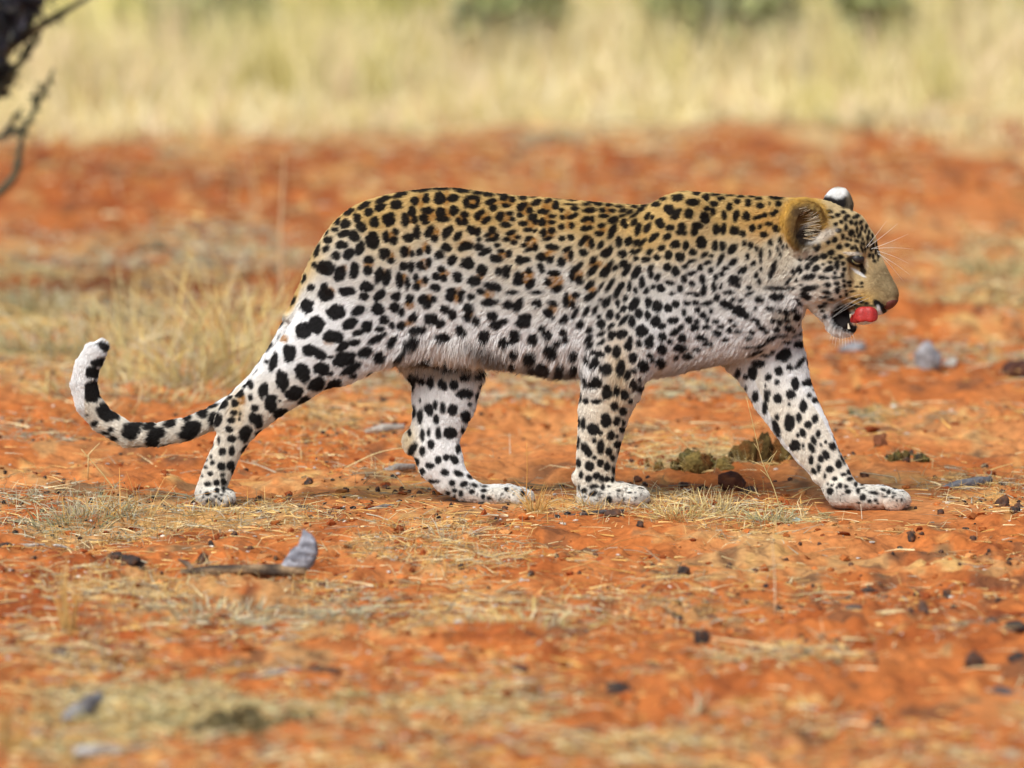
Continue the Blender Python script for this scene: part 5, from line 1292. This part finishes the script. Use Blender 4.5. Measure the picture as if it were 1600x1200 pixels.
lump('stone', 'tiny pale stone on the sand below the tongue', 'stone', 1384, 577, 18, 11, (0.5, 0.48, 0.46), seed=5)
lump('stone', 'round greenish pebble below the stretched foreleg', 'stone', 1244, 814, 15, 10, (0.28, 0.33, 0.28), seed=6)
lump('stone', 'white pebble cut off by tufts near the front paws', 'stone', 1003, 790, 14, 15, (0.6, 0.6, 0.62), seed=7)
lump('clod', 'round dark brown clod between the near and far front paws', 'clod', 1143, 762, 42, 27, (0.10, 0.035, 0.018), seed=8, col2=(0.22, 0.08, 0.03))
lump('clod', 'black clod just right of the round brown one', 'clod', 1172, 768, 26, 13, DK, seed=9)
lump('clod', 'black clod just left of the round brown one', 'clod', 1097, 760, 22, 13, DK, seed=10)
lump('clod', 'small black clod at the far left of the brown one', 'clod', 1068, 758, 18, 8, DB, seed=11)
lump('clod', 'black clod with a grey side behind the near front toes', 'clod', 1008, 757, 10, 9, DK, seed=12)
lump('clod', 'brown clod behind the near front toes', 'clod', 996, 752, 16, 9, (.16, .07, .04), seed=13)
lump('clod', 'dark clod lying right behind the stretched front paw heel', 'clod', 1350, 745, 14, 8, DB, seed=14)
lump('clod', 'tall rusty clod behind the stretched paw', 'clod', 1374, 704, 24, 20, (0.20, 0.07, 0.03), seed=15, rough=.35)
lump('clod', 'black clod on the sand far right below the grey wood', 'clod', 1586, 812, 18, 10, DK, seed=16)
lump('clod', 'dark clod right of the grey piece of wood', 'clod', 1567, 787, 22, 16, DB, seed=17)
lump('clod', 'dark clod at the right edge near the grey wood', 'clod', 1592, 795, 16, 12, DB, seed=18)
lump('clod', 'dark round clod in front of the near hind toes, leftmost of three', 'clod', 405, 784, 13, 11, DK, seed=19)
lump('clod', 'dark round clod right of the near hind toes, middle of three', 'clod', 452, 772, 11, 11, DK, seed=20)
lump('clod', 'dark round clod right of the near hind leg, upper of three', 'clod', 482, 756, 13, 11, DK, seed=21)
lump('clod', 'small dark clod far to the right of the near hind toes', 'clod', 540, 766, 13, 8, DK, seed=22)
lump('clod', 'black clod by the near end of the dead branch', 'clod', 317, 884, 20, 18, (.03, .018, .015), seed=23)
lump('clod', 'rough black clod left of the dead branch, larger of the pair', 'clod', 205, 894, 36, 18, DK, seed=24, rough=.4)
lump('clod', 'rough black clod left of the dead branch, smaller of the pair', 'clod', 180, 884, 24, 12, DK, seed=25, rough=.4)
lump('clod', 'dark clod at the left edge below the white twig', 'clod', 8, 858, 22, 12, DK, seed=26)
lump('clod', 'black flattened clod blurred in the foreground under the front legs', 'clod', 966, 1064, 48, 25, DK, seed=27)
lump('clod', 'upright black clod in the foreground under the chest', 'clod', 1095, 992, 26, 24, DK, seed=28, rough=.4)
lump('clod', 'reddish clod right of the upright black one', 'clod', 1184, 1006, 16, 20, (.13, .05, .03), seed=29)
lump('clod', 'small black clod by the foreground stalk', 'clod', 1217, 932, 10, 9, DK, seed=30)
lump('clod', 'shiny black clod on the sand below the gap between the front legs', 'clod', 1068, 882, 24, 17, DK, seed=31)
lump('clod', 'black clod beside the tufts below the near foreleg', 'clod', 1001, 832, 12, 12, DK, seed=32)
lump('clod', 'small dark clod below the near foreleg, beside its shadow', 'clod', 960, 812, 34, 12, DB, seed=33, rough=.4)
lump('clod', 'brown clod in the foreground below the belly', 'clod', 1113, 952, 16, 12, (.10, .05, .035), seed=34)
lump('clod', 'blurred flat black clod in the foreground left of the middle', 'clod', 508, 1044, 54, 18, DB, seed=35, rough=.35)
lump('clod', 'blurred dark clod near the bottom middle', 'clod', 925, 1140, 46, 20, (.12, .05, .03), seed=36)
lump('clod', 'blurred dark clod far right, upper of a row of three', 'clod', 1588, 984, 36, 18, DK, seed=37)
lump('clod', 'blurred dark clod far right, middle of a row of three', 'clod', 1590, 1022, 32, 18, DK, seed=38)
lump('clod', 'blurred dark clod far right, left of the row of three', 'clod', 1548, 972, 22, 16, DB, seed=39)
lump('clod', 'blurred dark slanting clod in the right foreground', 'clod', 1522, 1036, 34, 26, DB, seed=40)
lump('clod', 'blurred grey clod at the lower right', 'clod', 1568, 1076, 34, 20, (.08, .07, .07), seed=41)
lump('clod', 'blurred dark clod lowest at the right', 'clod', 1372, 1136, 22, 24, DB, seed=42)
lump('clod', 'dark clod on the sand right of the foreground stalk', 'clod', 1356, 918, 28, 12, DK, seed=43)
lump('clod', 'dark grey clod right of the foreground stalk, beside a pale chip', 'clod', 1338, 948, 34, 12, (.08, .075, .07), seed=44)
lump('clod', 'dark clod on the sand, lower right of the stretched paw', 'clod', 1424, 840, 14, 14, DK, seed=45)
lump('clod', 'upright dark clod at the right, in a row with pale chips', 'clod', 1443, 960, 18, 20, (.09, .06, .05), seed=46)
lump('clod', 'dark clod standing right of the row of pale chips', 'clod', 1480, 918, 14, 14, DK, seed=47)
lump('clod', 'blurred dark clod left of the red foreground sand ridge', 'clod', 812, 1048, 28, 15, (.09, .045, .035), seed=48)
lump('clod', 'blurred grey dark clod at the far left above the grey log', 'clod', 95, 1018, 26, 16, DB, seed=49)
lump('clod', 'small black clod left of the big tuft, under the tail', 'clod', 190, 1038, 22, 14, DK, seed=50)

# small droppings, all alike
DROP = [(617, 768), (628, 765), (640, 770), (661, 761), (677, 776), (742, 748), (798, 760), (788, 799), (780, 711), (742, 762), (690, 762), (603, 758), (589, 764), (655, 774), (985, 760), (987, 713), (1012, 741), (877, 758), (885, 764), (1333, 710), (1423, 713),
        (1416, 725), (545, 912), (612, 856), (575, 905), (505, 905), (232, 884), (252, 892), (55, 888), (85, 884), (430, 880), (930, 868), (870, 862), (1228, 866), (1250, 848), (1280, 846), (1395, 862), (1440, 838), (1470, 850), (1520, 842), (1545, 862), (1576, 888),
        (1500, 884), (1180, 880), (1140, 872), (1006, 905), (950, 900), (905, 885), (830, 885), (762, 900), (720, 880), (690, 905), (655, 890), (608, 926), (560, 940), (475, 915), (1430, 790), (1470, 800), (1210, 745), (1235, 752), (1320, 722), (1460, 742), (1540, 725), (30, 742), (70, 755),
        (20, 905), (120, 915), (150, 930), (365, 845), (390, 860), (330, 850), (1330, 875), (1270, 905), (1375, 900), (1490, 935), (1560, 930), (880, 935), (820, 925), (1020, 870), (1045, 855)]
d0 = lump('dropping', 'small round dark dropping lying on the red sand', 'dropping', DROP[0][0], DROP[0][1], 8.5, 7.5, DK, seed=60, sub=2, group='small dark droppings scattered over the sand')
d1 = lump('dropping', 'small round dark dropping lying on the red sand', 'dropping', DROP[1][0], DROP[1][1], 9.5, 6.5, DB, seed=61, sub=2, group='small dark droppings scattered over the sand')
for i, (x, y) in enumerate(DROP[2:]):
    src = (d0, d1)[i % 2]
    c = src.copy(); COL.objects.link(c)
    wx, wy = ground_xy(x, y)
    c.location = (wx, wy, gzs(wx, wy) - 0.0005)
    c.rotation_euler = (random.uniform(-.3, .3), random.uniform(-.3, .3), random.random() * 6.28)
    f = random.uniform(0.7, 1.35); c.scale = (f * random.uniform(.8, 1.25), f, f * random.uniform(.8, 1.1))

# dung heaps: an Empty with lumps and straw stuck in them
dung_m = attr_mat('dung', rough=0.95, spec=0.1, scale=120, amt=0.5, bump=1.0)
def heap(label, px, py, w, h, cols, n, cat, nm, seed, straws=60):
    x0, y0 = ground_xy(px, py); k = px_scale(y0)
    root = bpy.data.objects.new(nm, None); COL.objects.link(root); root.location = (x0, y0, gzs(x0, y0)); tag(root, label, cat)
    rr = random.Random(seed)
    for i in range(n):
        t = rr.uniform(-.5, .5)
        lw = w * rr.uniform(.09, .26); lh = 1.5 * h * (1 - abs(t) * 1.1) * rr.uniform(.6, 1.05)
        bmx = bmesh.new(); bmesh.ops.create_icosphere(bmx, subdivisions=3, radius=1)
        V = np.array([v.co[:] for v in bmx.verts]); Fc = np.array([[v.index for v in f.verts] for f in bmx.faces]); bmx.free()
        sdd = seed * 31 + i
        r = 1 + .5 * noise3(V[:, 0] * 1.7 + sdd, V[:, 1] * 1.7, V[:, 2] * 1.7, 60) + .5 * noise3(V[:, 0] * 5 + sdd, V[:, 1] * 5, V[:, 2] * 5, 61) + .4 * noise3(V[:, 0] * 11 + sdd, V[:, 1] * 12, V[:, 2] * 12, 62)
        V = V * r[:, None] * np.array([lw * .5 * k, lw * .45 * k, lh * .62 * k])
        V += np.array([t * w * k * .8, rr.uniform(-.25, .25) * w * k * .4, lh * .28 * k])
        a, b = cols[i % len(cols)], cols[(i + 1) % len(cols)]
        tt = np.clip(.5 + 2.5 * noise3(V[:, 0] / .02 + sdd, V[:, 1] / .02, V[:, 2] / .02, 63), 0, 1)[:, None]
        mesh_from('lump', V, Fc, dung_m, root, True, np.array(a) * (1 - tt) + np.array(b) * tt)
    m = straws
    bx = RNG.uniform(-.45, .45, m) * w * k; by = RNG.uniform(-.3, .1, m) * w * k * .5; bz = np.maximum(h * k * (1 - (np.abs(bx) / (w * k)) * 2) * RNG.uniform(.1, .9, m), 0.002)
    D = RNG.normal(size=(m, 3)); D[:, 2] = np.abs(D[:, 2]) * .6; D /= np.linalg.norm(D, axis=1, keepdims=True)
    c = np.concatenate([OLIVE, YEL])[(RNG.random(m) * 9).astype(int)]
    Vt, Ft, Ct = blades(np.stack([bx, by, bz], 1), D, .012 + .03 * RNG.random(m), np.full(m, .0014), RNG.normal(size=(m, 3)) * .006, c, c, segs=2)
    o = mesh_from('straw_fibres', Vt, Ft, straw_m, root, False, Ct); tag(o, kind='stuff')
BR = (0.13, 0.055, 0.016); OL = (0.125, 0.085, 0.028); RB = (0.20, 0.09, 0.03)
heap('mossy brown dung heap half hidden behind the stretched foreleg', 1195, 722, 125, 42, [BR, OL, (0.05, .03, .01), RB], 18, 'dung', 'dung_heap', 1, 90)
heap('low olive dung heap with straw left of the mossy brown one', 1085, 735, 150, 24, [OL, (.28, .2, .06), BR, (.14, .12, .04)], 18, 'dung', 'dung_heap', 2, 140)
heap('small olive dung lump behind the near front paw', 1020, 716, 44, 14, [OL, BR], 4, 'dung', 'dung_heap', 3, 20)
heap('low dark olive dung heap with black crumbs right of the foreleg', 1415, 722, 80, 15, [(.12, .10, .03), (.04, .035, .03), OL], 12, 'dung', 'dung_heap', 4, 40)
heap('blurred dark dung heap in the left foreground', 372, 1152, 150, 42, [(.06, .05, .025), (.10, .07, .03), (.14, .11, .05)], 14, 'dung', 'dung_heap', 5, 60)
heap('small blurred dark heap right of the foreground dung', 470, 1140, 80, 24, [(.08, .06, .03), (.15, .11, .05)], 5, 'dung', 'dung_heap', 6, 40)

# dead wood
wood_m = attr_mat('weathered_wood', rough=0.8, spec=0.25, scale=90, amt=0.3, bump=0.7)
def limb(P, R, sides=12, flat=1.0, seed=0, nseg=26):
    P = np.asarray(P, float); t = np.linspace(0, 1, len(P)); tt = np.linspace(0, 1, nseg)
    Q = np.stack([np.interp(tt, t, P[:, i]) for i in range(3)], 1); rr = np.interp(tt, t, R)
    for _ in range(3): Q[1:-1] = (Q[:-2] + 2 * Q[1:-1] + Q[2:]) / 4
    T = np.gradient(Q, axis=0); T /= np.linalg.norm(T, axis=1, keepdims=True)
    A = np.cross(T, np.array([0, 1.0, 0.05])); A /= np.linalg.norm(A, axis=1, keepdims=True); B = np.cross(T, A)
    V = []
    for i in range(nseg):
        for j in range(sides):
            a = 2 * math.pi * j / sides
            f = 1 + .22 * float(noise3(np.array([math.cos(a) * 1.5 + seed]), np.array([math.sin(a) * 1.5]), np.array([tt[i] * 4 + seed]), 71)[0] * 2) + .05 * math.sin(5 * a + seed)
            V.append(Q[i] + (A[i] * math.cos(a) + B[i] * math.sin(a) * flat) * rr[i] * f)
    Fq = [(i * sides + j, i * sides + (j + 1) % sides, (i + 1) * sides + (j + 1) % sides, (i + 1) * sides + j) for i in range(nseg - 1) for j in range(sides)]
    Fq.append(tuple(range(sides))[::-1]); Fq.append(tuple((nseg - 1) * sides + j for j in range(sides)))
    return np.array(V), Fq
def wcol(V, c1, c2, sc=.02, seed=0):
    t = np.clip(.5 + 2.4 * noise3(V[:, 0] / sc * .4 + seed, V[:, 1] / sc, V[:, 2] / sc, 81), 0, 1)[:, None]
    return np.array(c1) * (1 - t) + np.array(c2) * t
gx0, gy0 = ground_xy(400, 900)
br = bpy.data.objects.new('dead_branch', None); COL.objects.link(br); br.location = (gx0, gy0, gzs(gx0, gy0)); o0 = np.array(br.location)
tag(br, 'weathered dead branch half sunk in the sand, its blue-grey broken stub curving up', 'branch')
def gp(px, py, up=0.0): 
    p = at(px, py, gy0); return p - o0 + np.array([0, 0, up])
V, Fq = limb([gp(282, 893), gp(330, 891), gp(385, 890), gp(440, 891), gp(478, 890)], [.004, .010, .009, .013, .013], seed=3)
mesh_from('log', V, Fq, wood_m, br, True, wcol(V, (.30, .20, .11), (.05, .035, .025), .012))
V, Fq = limb([gp(432, 894), gp(450, 889), (gp(470, 876)), gp(481, 858), gp(479, 840), gp(474, 828)], [.006, .018, .026, .021, .013, .0025], flat=.5, seed=5)
mesh_from('curved_stub', V, Fq, wood_m, br, True, wcol(V, (.36, .37, .42), (.11, .11, .13), .009))
V, Fq = limb([gp(300, 890), gp(292, 880), gp(278, 874)], [.006, .005, .002], seed=6, nseg=8)
mesh_from('twig', V, Fq, wood_m, br, True, wcol(V, (.3, .22, .15), (.1, .07, .05)))

def log(label, pts_px, Rpx, c1, c2, seed=0, flat=.7, cat='wood', nm='wood_piece'):
    x0, y0 = ground_xy(*pts_px[0]); k = px_scale(y0)
    o1 = np.array([x0, y0, gzs(x0, y0)])
    P = [at(x, y, y0 + .02 * i) - o1 for i, (x, y) in enumerate(pts_px)]
    V, Fq = limb(P, [r * k for r in Rpx], flat=flat, seed=seed, nseg=14)
    V[:, 2] -= V[:, 2].min() + 0.004
    o = mesh_from(nm, V, Fq, wood_m, None, True, wcol(V, c1, c2, .015, seed)); o.location = o1
    tag(o, label, cat)
log('flat grey piece of weathered wood on the sand right of the stretched paw', [(1474, 763), (1500, 757), (1525, 754), (1549, 750)], [4, 8, 9, 5], (.20, .20, .21), (.09, .085, .085), 11)
log('blurred grey log end in the lower left foreground', [(100, 1132), (120, 1118), (140, 1102), (158, 1092)], [9, 14, 13, 7], (.26, .27, .30), (.12, .11, .11), 12)
log('blurred pale wood piece at the bottom edge, left', [(118, 1197), (150, 1196), (190, 1197)], [7, 12, 6], (.52, .52, .5), (.35, .33, .3), 13)
log('thin white twig lying at the left edge below the big tuft', [(0, 852), (30, 849), (70, 847)], [2, 3.5, 1.5], (.62, .6, .54), (.45, .42, .36), 14)
log('short white twig right of the thin one, below the big tuft', [(84, 846), (100, 849), (112, 852)], [1.5, 2.2, 1], (.66, .64, .6), (.5, .48, .42), 15)
log('blurred grey twig lying in the foreground left of the middle', [(395, 1050), (425, 1043), (470, 1036)], [3, 6, 3], (.38, .35, .34), (.22, .2, .19), 16)
log('flat dark twig under the tail, left of the near hind leg', [(184, 722), (205, 718), (236, 717)], [2, 3.5, 2], (.16, .15, .15), (.08, .07, .07), 17)
log('pale chip of wood behind the far hind leg', [(600, 738), (622, 733), (648, 731)], [4, 7, 4], (.5, .46, .42), (.3, .27, .24), 18)
log('pale blurred chip of wood left of the far hock, on the litter', [(570, 678), (600, 672), (632, 670)], [4, 7, 4], (.46, .42, .36), (.32, .29, .25), 19)
log('grey chip of wood between the front tufts', [(575, 795), (600, 790), (615, 788)], [2, 4, 2], (.3, .27, .25), (.16, .14, .12), 20)
log('dark stick lying below the near foreleg', [(890, 812), (930, 806), (975, 803)], [2, 4, 2], (.10, .09, .09), (.05, .045, .045), 21)

# ------------------------------------------------------------ beyond the clearing: a belt of pale, dry grass
def belt(name, label, n, y0, y1, hmin, hmax, pal, wmin, wmax, hw=1.8, gap=0.0, seed=0, lean=.25):
    Y = y0 + (y1 - y0) * RNG.random(n)
    X = (RNG.random(n) * 2 - 1) * ((DIST + Y) * .0569 * hw + .3)
    g = noise2(X / .35 + seed, Y / .8, 101 + seed)
    k = g > (gap - .5) ; X, Y, g = X[k], Y[k], g[k]; n = len(X)
    Y = Y + .8 * noise2(X / .7, Y * 0, 111) + .45 * noise2(X / .2, Y * 0, 112)
    Z = gz(X, Y) * .4 - .01
    H = (hmin + (hmax - hmin) * RNG.random(n)) * (.6 + .9 * (g + .5))
    th = RNG.random(n) * 6.28; ln_ = np.abs(RNG.normal(0, lean, n))
    D = np.stack([np.cos(th) * np.sin(ln_), np.sin(th) * np.sin(ln_), np.cos(ln_)], 1)
    b_ = np.stack([np.cos(th), np.sin(th), -.5 * np.ones(n)], 1) * (H * .3 * RNG.random(n))[:, None]
    q = 1.3 * noise2(X / .13 + 5 + seed, Y / 1.6, 121 + seed)
    idx = np.clip(((q + .5 + RNG.normal(0, .13, n)) * len(pal)).astype(int), 0, len(pal) - 1)
    c = pal[idx] * (.8 + .4 * RNG.random((n, 1)))
    V, Fq, Cc = blades(np.stack([X, Y, Z], 1), D, H, 1.3 * (wmin + (wmax - wmin) * RNG.random(n)), b_, c * .85, c, segs=2)
    o = mesh_from(name, V, Fq, straw_m, None, False, np.clip(Cc, 0, 1)); tag(o, label, 'tall grass', kind='stuff')
CRE = np.array([[0.78, 0.66, 0.32], [0.82, 0.72, 0.46], [0.62, 0.52, 0.20], [0.78, 0.60, 0.38], [0.84, 0.74, 0.42], [0.60, 0.52, 0.20]])
OLG = np.array([[0.26, 0.27, 0.06], [0.54, 0.50, 0.13], [0.72, 0.64, 0.20], [0.80, 0.70, 0.26], [0.44, 0.43, 0.11], [0.84, 0.74, 0.32]])
belt('bleached_grass', 'short bleached grass at the far edge of the red clearing', 11000, 8.25, 10.5, .04, .14, CRE, .004, .009, gap=.22, seed=1, lean=.6)
belt('dry_grass', 'belt of pale dry grass behind the clearing', 14000, 9.5, 11.6, .10, .26, CRE, .004, .009, seed=2)
belt('green_gold_grass', 'taller yellow-green grass behind the pale belt', 14500, 10.9, 15.0, .20, .46, OLG, .005, .011, seed=3)
belt('far_grass', 'far belt of yellow-green grass closing the view', 6500, 16.0, 26.0, .35, .8, OLG, .008, .016, seed=4)

# low green bushes standing in the grass belt
leaf_m = attr_mat('bush_leaves', rough=0.7, spec=0.25, scale=60, amt=0.25)
def bush(label, px, py, w, h, Y, n, cols, seed, cat='bush', nm='green_bush'):
    n = int(n * 1.5)
    k = px_scale(Y)
    c0 = at(px, py, Y); x0 = c0[0]
    zc = max(c0[2], h * k * .4)
    root = bpy.data.objects.new(nm, None); COL.objects.link(root); root.location = (x0, Y, 0); tag(root, label, cat)
    rr = np.random.default_rng(seed)
    paths, radii = [], []
    tips = []
    for i in range(9):
        a = rr.random() * 6.28; e = rr.uniform(.3, 1.0)
        tip = np.array([math.cos(a) * e * w * k * .45, math.sin(a) * e * w * k * .45, zc + rr.uniform(-.3, .5) * h * k])
        paths.append(np.array([[0, 0, -.02], tip * [.35, .35, .5], tip])); radii.append(np.array([.003, .002, .0015])); tips.append(tip)
    V, Fq = tube_set(paths, radii, 5)
    mesh_from('stems', V, Fq, wood_m, root, True, np.tile(np.array([.3, .27, .16]), (len(V), 1)))
    tips = np.array(tips)
    c = tips[rr.integers(0, len(tips), n)] + rr.normal(size=(n, 3)) * np.array([w * k * .16, w * k * .16, h * k * .2])
    nrm = rr.normal(size=(n, 3)); nrm /= np.linalg.norm(nrm, axis=1, keepdims=True)
    up = rr.normal(size=(n, 3)); up -= nrm * (up * nrm).sum(1, keepdims=True); up /= np.linalg.norm(up, axis=1, keepdims=True); sd = np.cross(nrm, up)
    s_ = (.016 + .016 * rr.random(n))[:, None]
    Vl = np.stack([c - up * s_ * 1.6, c + sd * s_ * .6, c + up * s_ * 1.6, c - sd * s_ * .6], 1).reshape(-1, 3)
    Fl = np.arange(n * 4).reshape(-1, 4)
    cl = np.array(cols)[rr.integers(0, len(cols), n)] * (.7 + .6 * rr.random((n, 1)))
    o = mesh_from('foliage', Vl, Fl, leaf_m, root, False, np.repeat(cl, 4, axis=0)); tag(o, kind='stuff')
GB = [(.20, .23, .09), (.27, .30, .11), (.16, .18, .09), (.34, .35, .14)]
bush('dark green bush blurred in the pale grass above the middle of the back', 775, 26, 110, 80, 10.3, 380, GB, 1)
bush('smaller blurred green bush right of the dark one above the back', 858, 26, 60, 70, 10.4, 130, GB + [(.3, .28, .12)], 2)
bush('blurred bluish green bush above the shoulders', 1150, 30, 190, 90, 10.4, 380, GB + [(.25, .27, .13), (.3, .3, .16)], 3)
bush('narrow blurred green bush left of the bluish one', 1046, 22, 60, 70, 10.4, 140, GB + [(.28, .3, .14)], 4)
bush('blurred brown green bush above the head of the leopard', 1365, 16, 100, 70, 10.2, 330, GB + [(.14, .10, .05)], 5)
bush('blurred green bush above the rump, by the thorn branches', 300, 36, 200, 80, 10.8, 240, GB + [(.3, .32, .14)], 6)
bush('faint green bush above the rump, right of the other', 380, 32, 90, 70, 10.8, 150, GB + [(.32, .33, .15)], 7)

# thorn shrub at the upper left, leaning into the picture
YS = 3.6
bk_m = attr_mat('thorn_bark', rough=0.85, spec=0.2, scale=70, amt=0.3, bump=0.6)
gxs, gys = ground_xy(-170, 500)
sh = bpy.data.objects.new('thorn_shrub', None); COL.objects.link(sh); base_s = at(-150, 500, YS); base_s[2] = gzs(base_s[0], YS); sh.location = base_s
tag(sh, 'dark thorny shrub reaching in from the upper left corner, blurred', 'shrub')
def sp(px, py, dy=0.0): return at(px, py, YS + dy) - base_s
def bough(nm, pl, R, col=((.035, .032, .03), (.08, .07, .05)), seed=0):
    P = [sp(*q) for q in pl]
    V, Fq = limb(P, R, sides=8, seed=seed, nseg=18)
    return mesh_from(nm, V, Fq, bk_m, sh, True, wcol(V, col[0], col[1], .03, seed))
bough('trunk', [(-150, 520), (-130, 400, .1), (-100, 270, .1), (-70, 150), (-40, 60)], [.050, .042, .034, .026, .018], seed=1)
bough('branch', [(-80, 190), (-30, 110), (10, 78), (60, 42), (110, 14), (165, -22)], [.020, .017, .014, .010, .007, .004], ((.03, .03, .025), (.20, .17, .09)), 2)
bough('branch', [(-90, 240), (-40, 160), (-5, 60, .1), (10, 0, .1), (20, -60, .2)], [.022, .019, .015, .012, .008], seed=3)
bough('branch', [(-110, 400), (-50, 330), (-5, 306), (22, 280), (32, 262), (28, 225), (40, 196), (62, 160), (84, 108)], [.012, .010, .009, .009, .009, .006, .006, .0055, .003], ((.04, .045, .035), (.10, .10, .06)), 4)
bough('twig', [(40, 198), (24, 204), (6, 212), (-20, 220)], [.006, .007, .006, .005], seed=5)
bough('twig', [(6, 208), (20, 190), (36, 166)], [.005, .005, .002], seed=6)
bough('branch', [(-90, 260), (-40, 190), (0, 140), (20, 112), (46, 80), (64, 50)], [.014, .012, .012, .009, .007, .004], ((.05, .05, .035), (.14, .13, .07)), 7)
bough('twig', [(62, 160), (52, 150), (54, 138)], [.004, .003, .0015], seed=8)
bough('twig', [(30, 100), (44, 64), (50, 40)], [.005, .004, .002], seed=9)
# dense small dark leaves in the corner
rr = np.random.default_rng(5); n = 6500
c1 = np.array([sp(-5, -5), sp(28, 8, .1), sp(-20, 50), sp(8, 45, .15), sp(-50, 90), sp(18, -45), sp(60, -50), sp(-40, -20), sp(-60, 150, .1), sp(-10, 118, .1), sp(-80, 40), sp(-95, 120), sp(40, -10), sp(20, 25), sp(-15, 75)])
c = c1[rr.integers(0, len(c1), n)] + rr.normal(size=(n, 3)) * np.array([.022, .05, .022])
nrm = rr.normal(size=(n, 3)); nrm /= np.linalg.norm(nrm, axis=1, keepdims=True)
up = rr.normal(size=(n, 3)); up -= nrm * (up * nrm).sum(1, keepdims=True); up /= np.linalg.norm(up, axis=1, keepdims=True); sd_ = np.cross(nrm, up)
s_ = (.006 + .007 * rr.random(n))[:, None]
Vl = np.stack([c - up * s_ * 1.5, c + sd_ * s_ * .6, c + up * s_ * 1.5, c - sd_ * s_ * .6], 1).reshape(-1, 3)
cl = np.array([(.03, .03, .045), (.05, .05, .06), (.022, .024, .03), (.06, .06, .05)])[rr.integers(0, 4, n)]
o = mesh_from('foliage', Vl, np.arange(n * 4).reshape(-1, 4), leaf_m, sh, False, np.repeat(cl, 4, axis=0)); tag(o, kind='stuff')
# small thorns and leaf buds along the twigs
P_, R_ = [], []
for (x, y) in [(30, 262), (27, 240), (34, 208), (44, 190), (52, 175), (60, 163), (70, 140), (78, 122), (58, 150), (20, 205), (8, 212), (28, 180), (20, 112), (36, 92), (50, 72), (90, 26), (70, 38), (120, 8)]:
    for q in range(5):
        s0 = sp(x + rr.normal(0, 3), y + rr.normal(0, 3)); d = rr.normal(size=3); d /= np.linalg.norm(d)
        P_.append(np.array([s0, s0 + d * .012, s0 + d * .024])); R_.append(np.array([.0035, .0028, .0005]))
V, Fq = tube_set(P_, R_, 4)
o = mesh_from('leaf_buds', V, Fq, bk_m, sh, True, np.tile(np.array([.10, .11, .06]), (len(V), 1))); tag(o, kind='stuff')
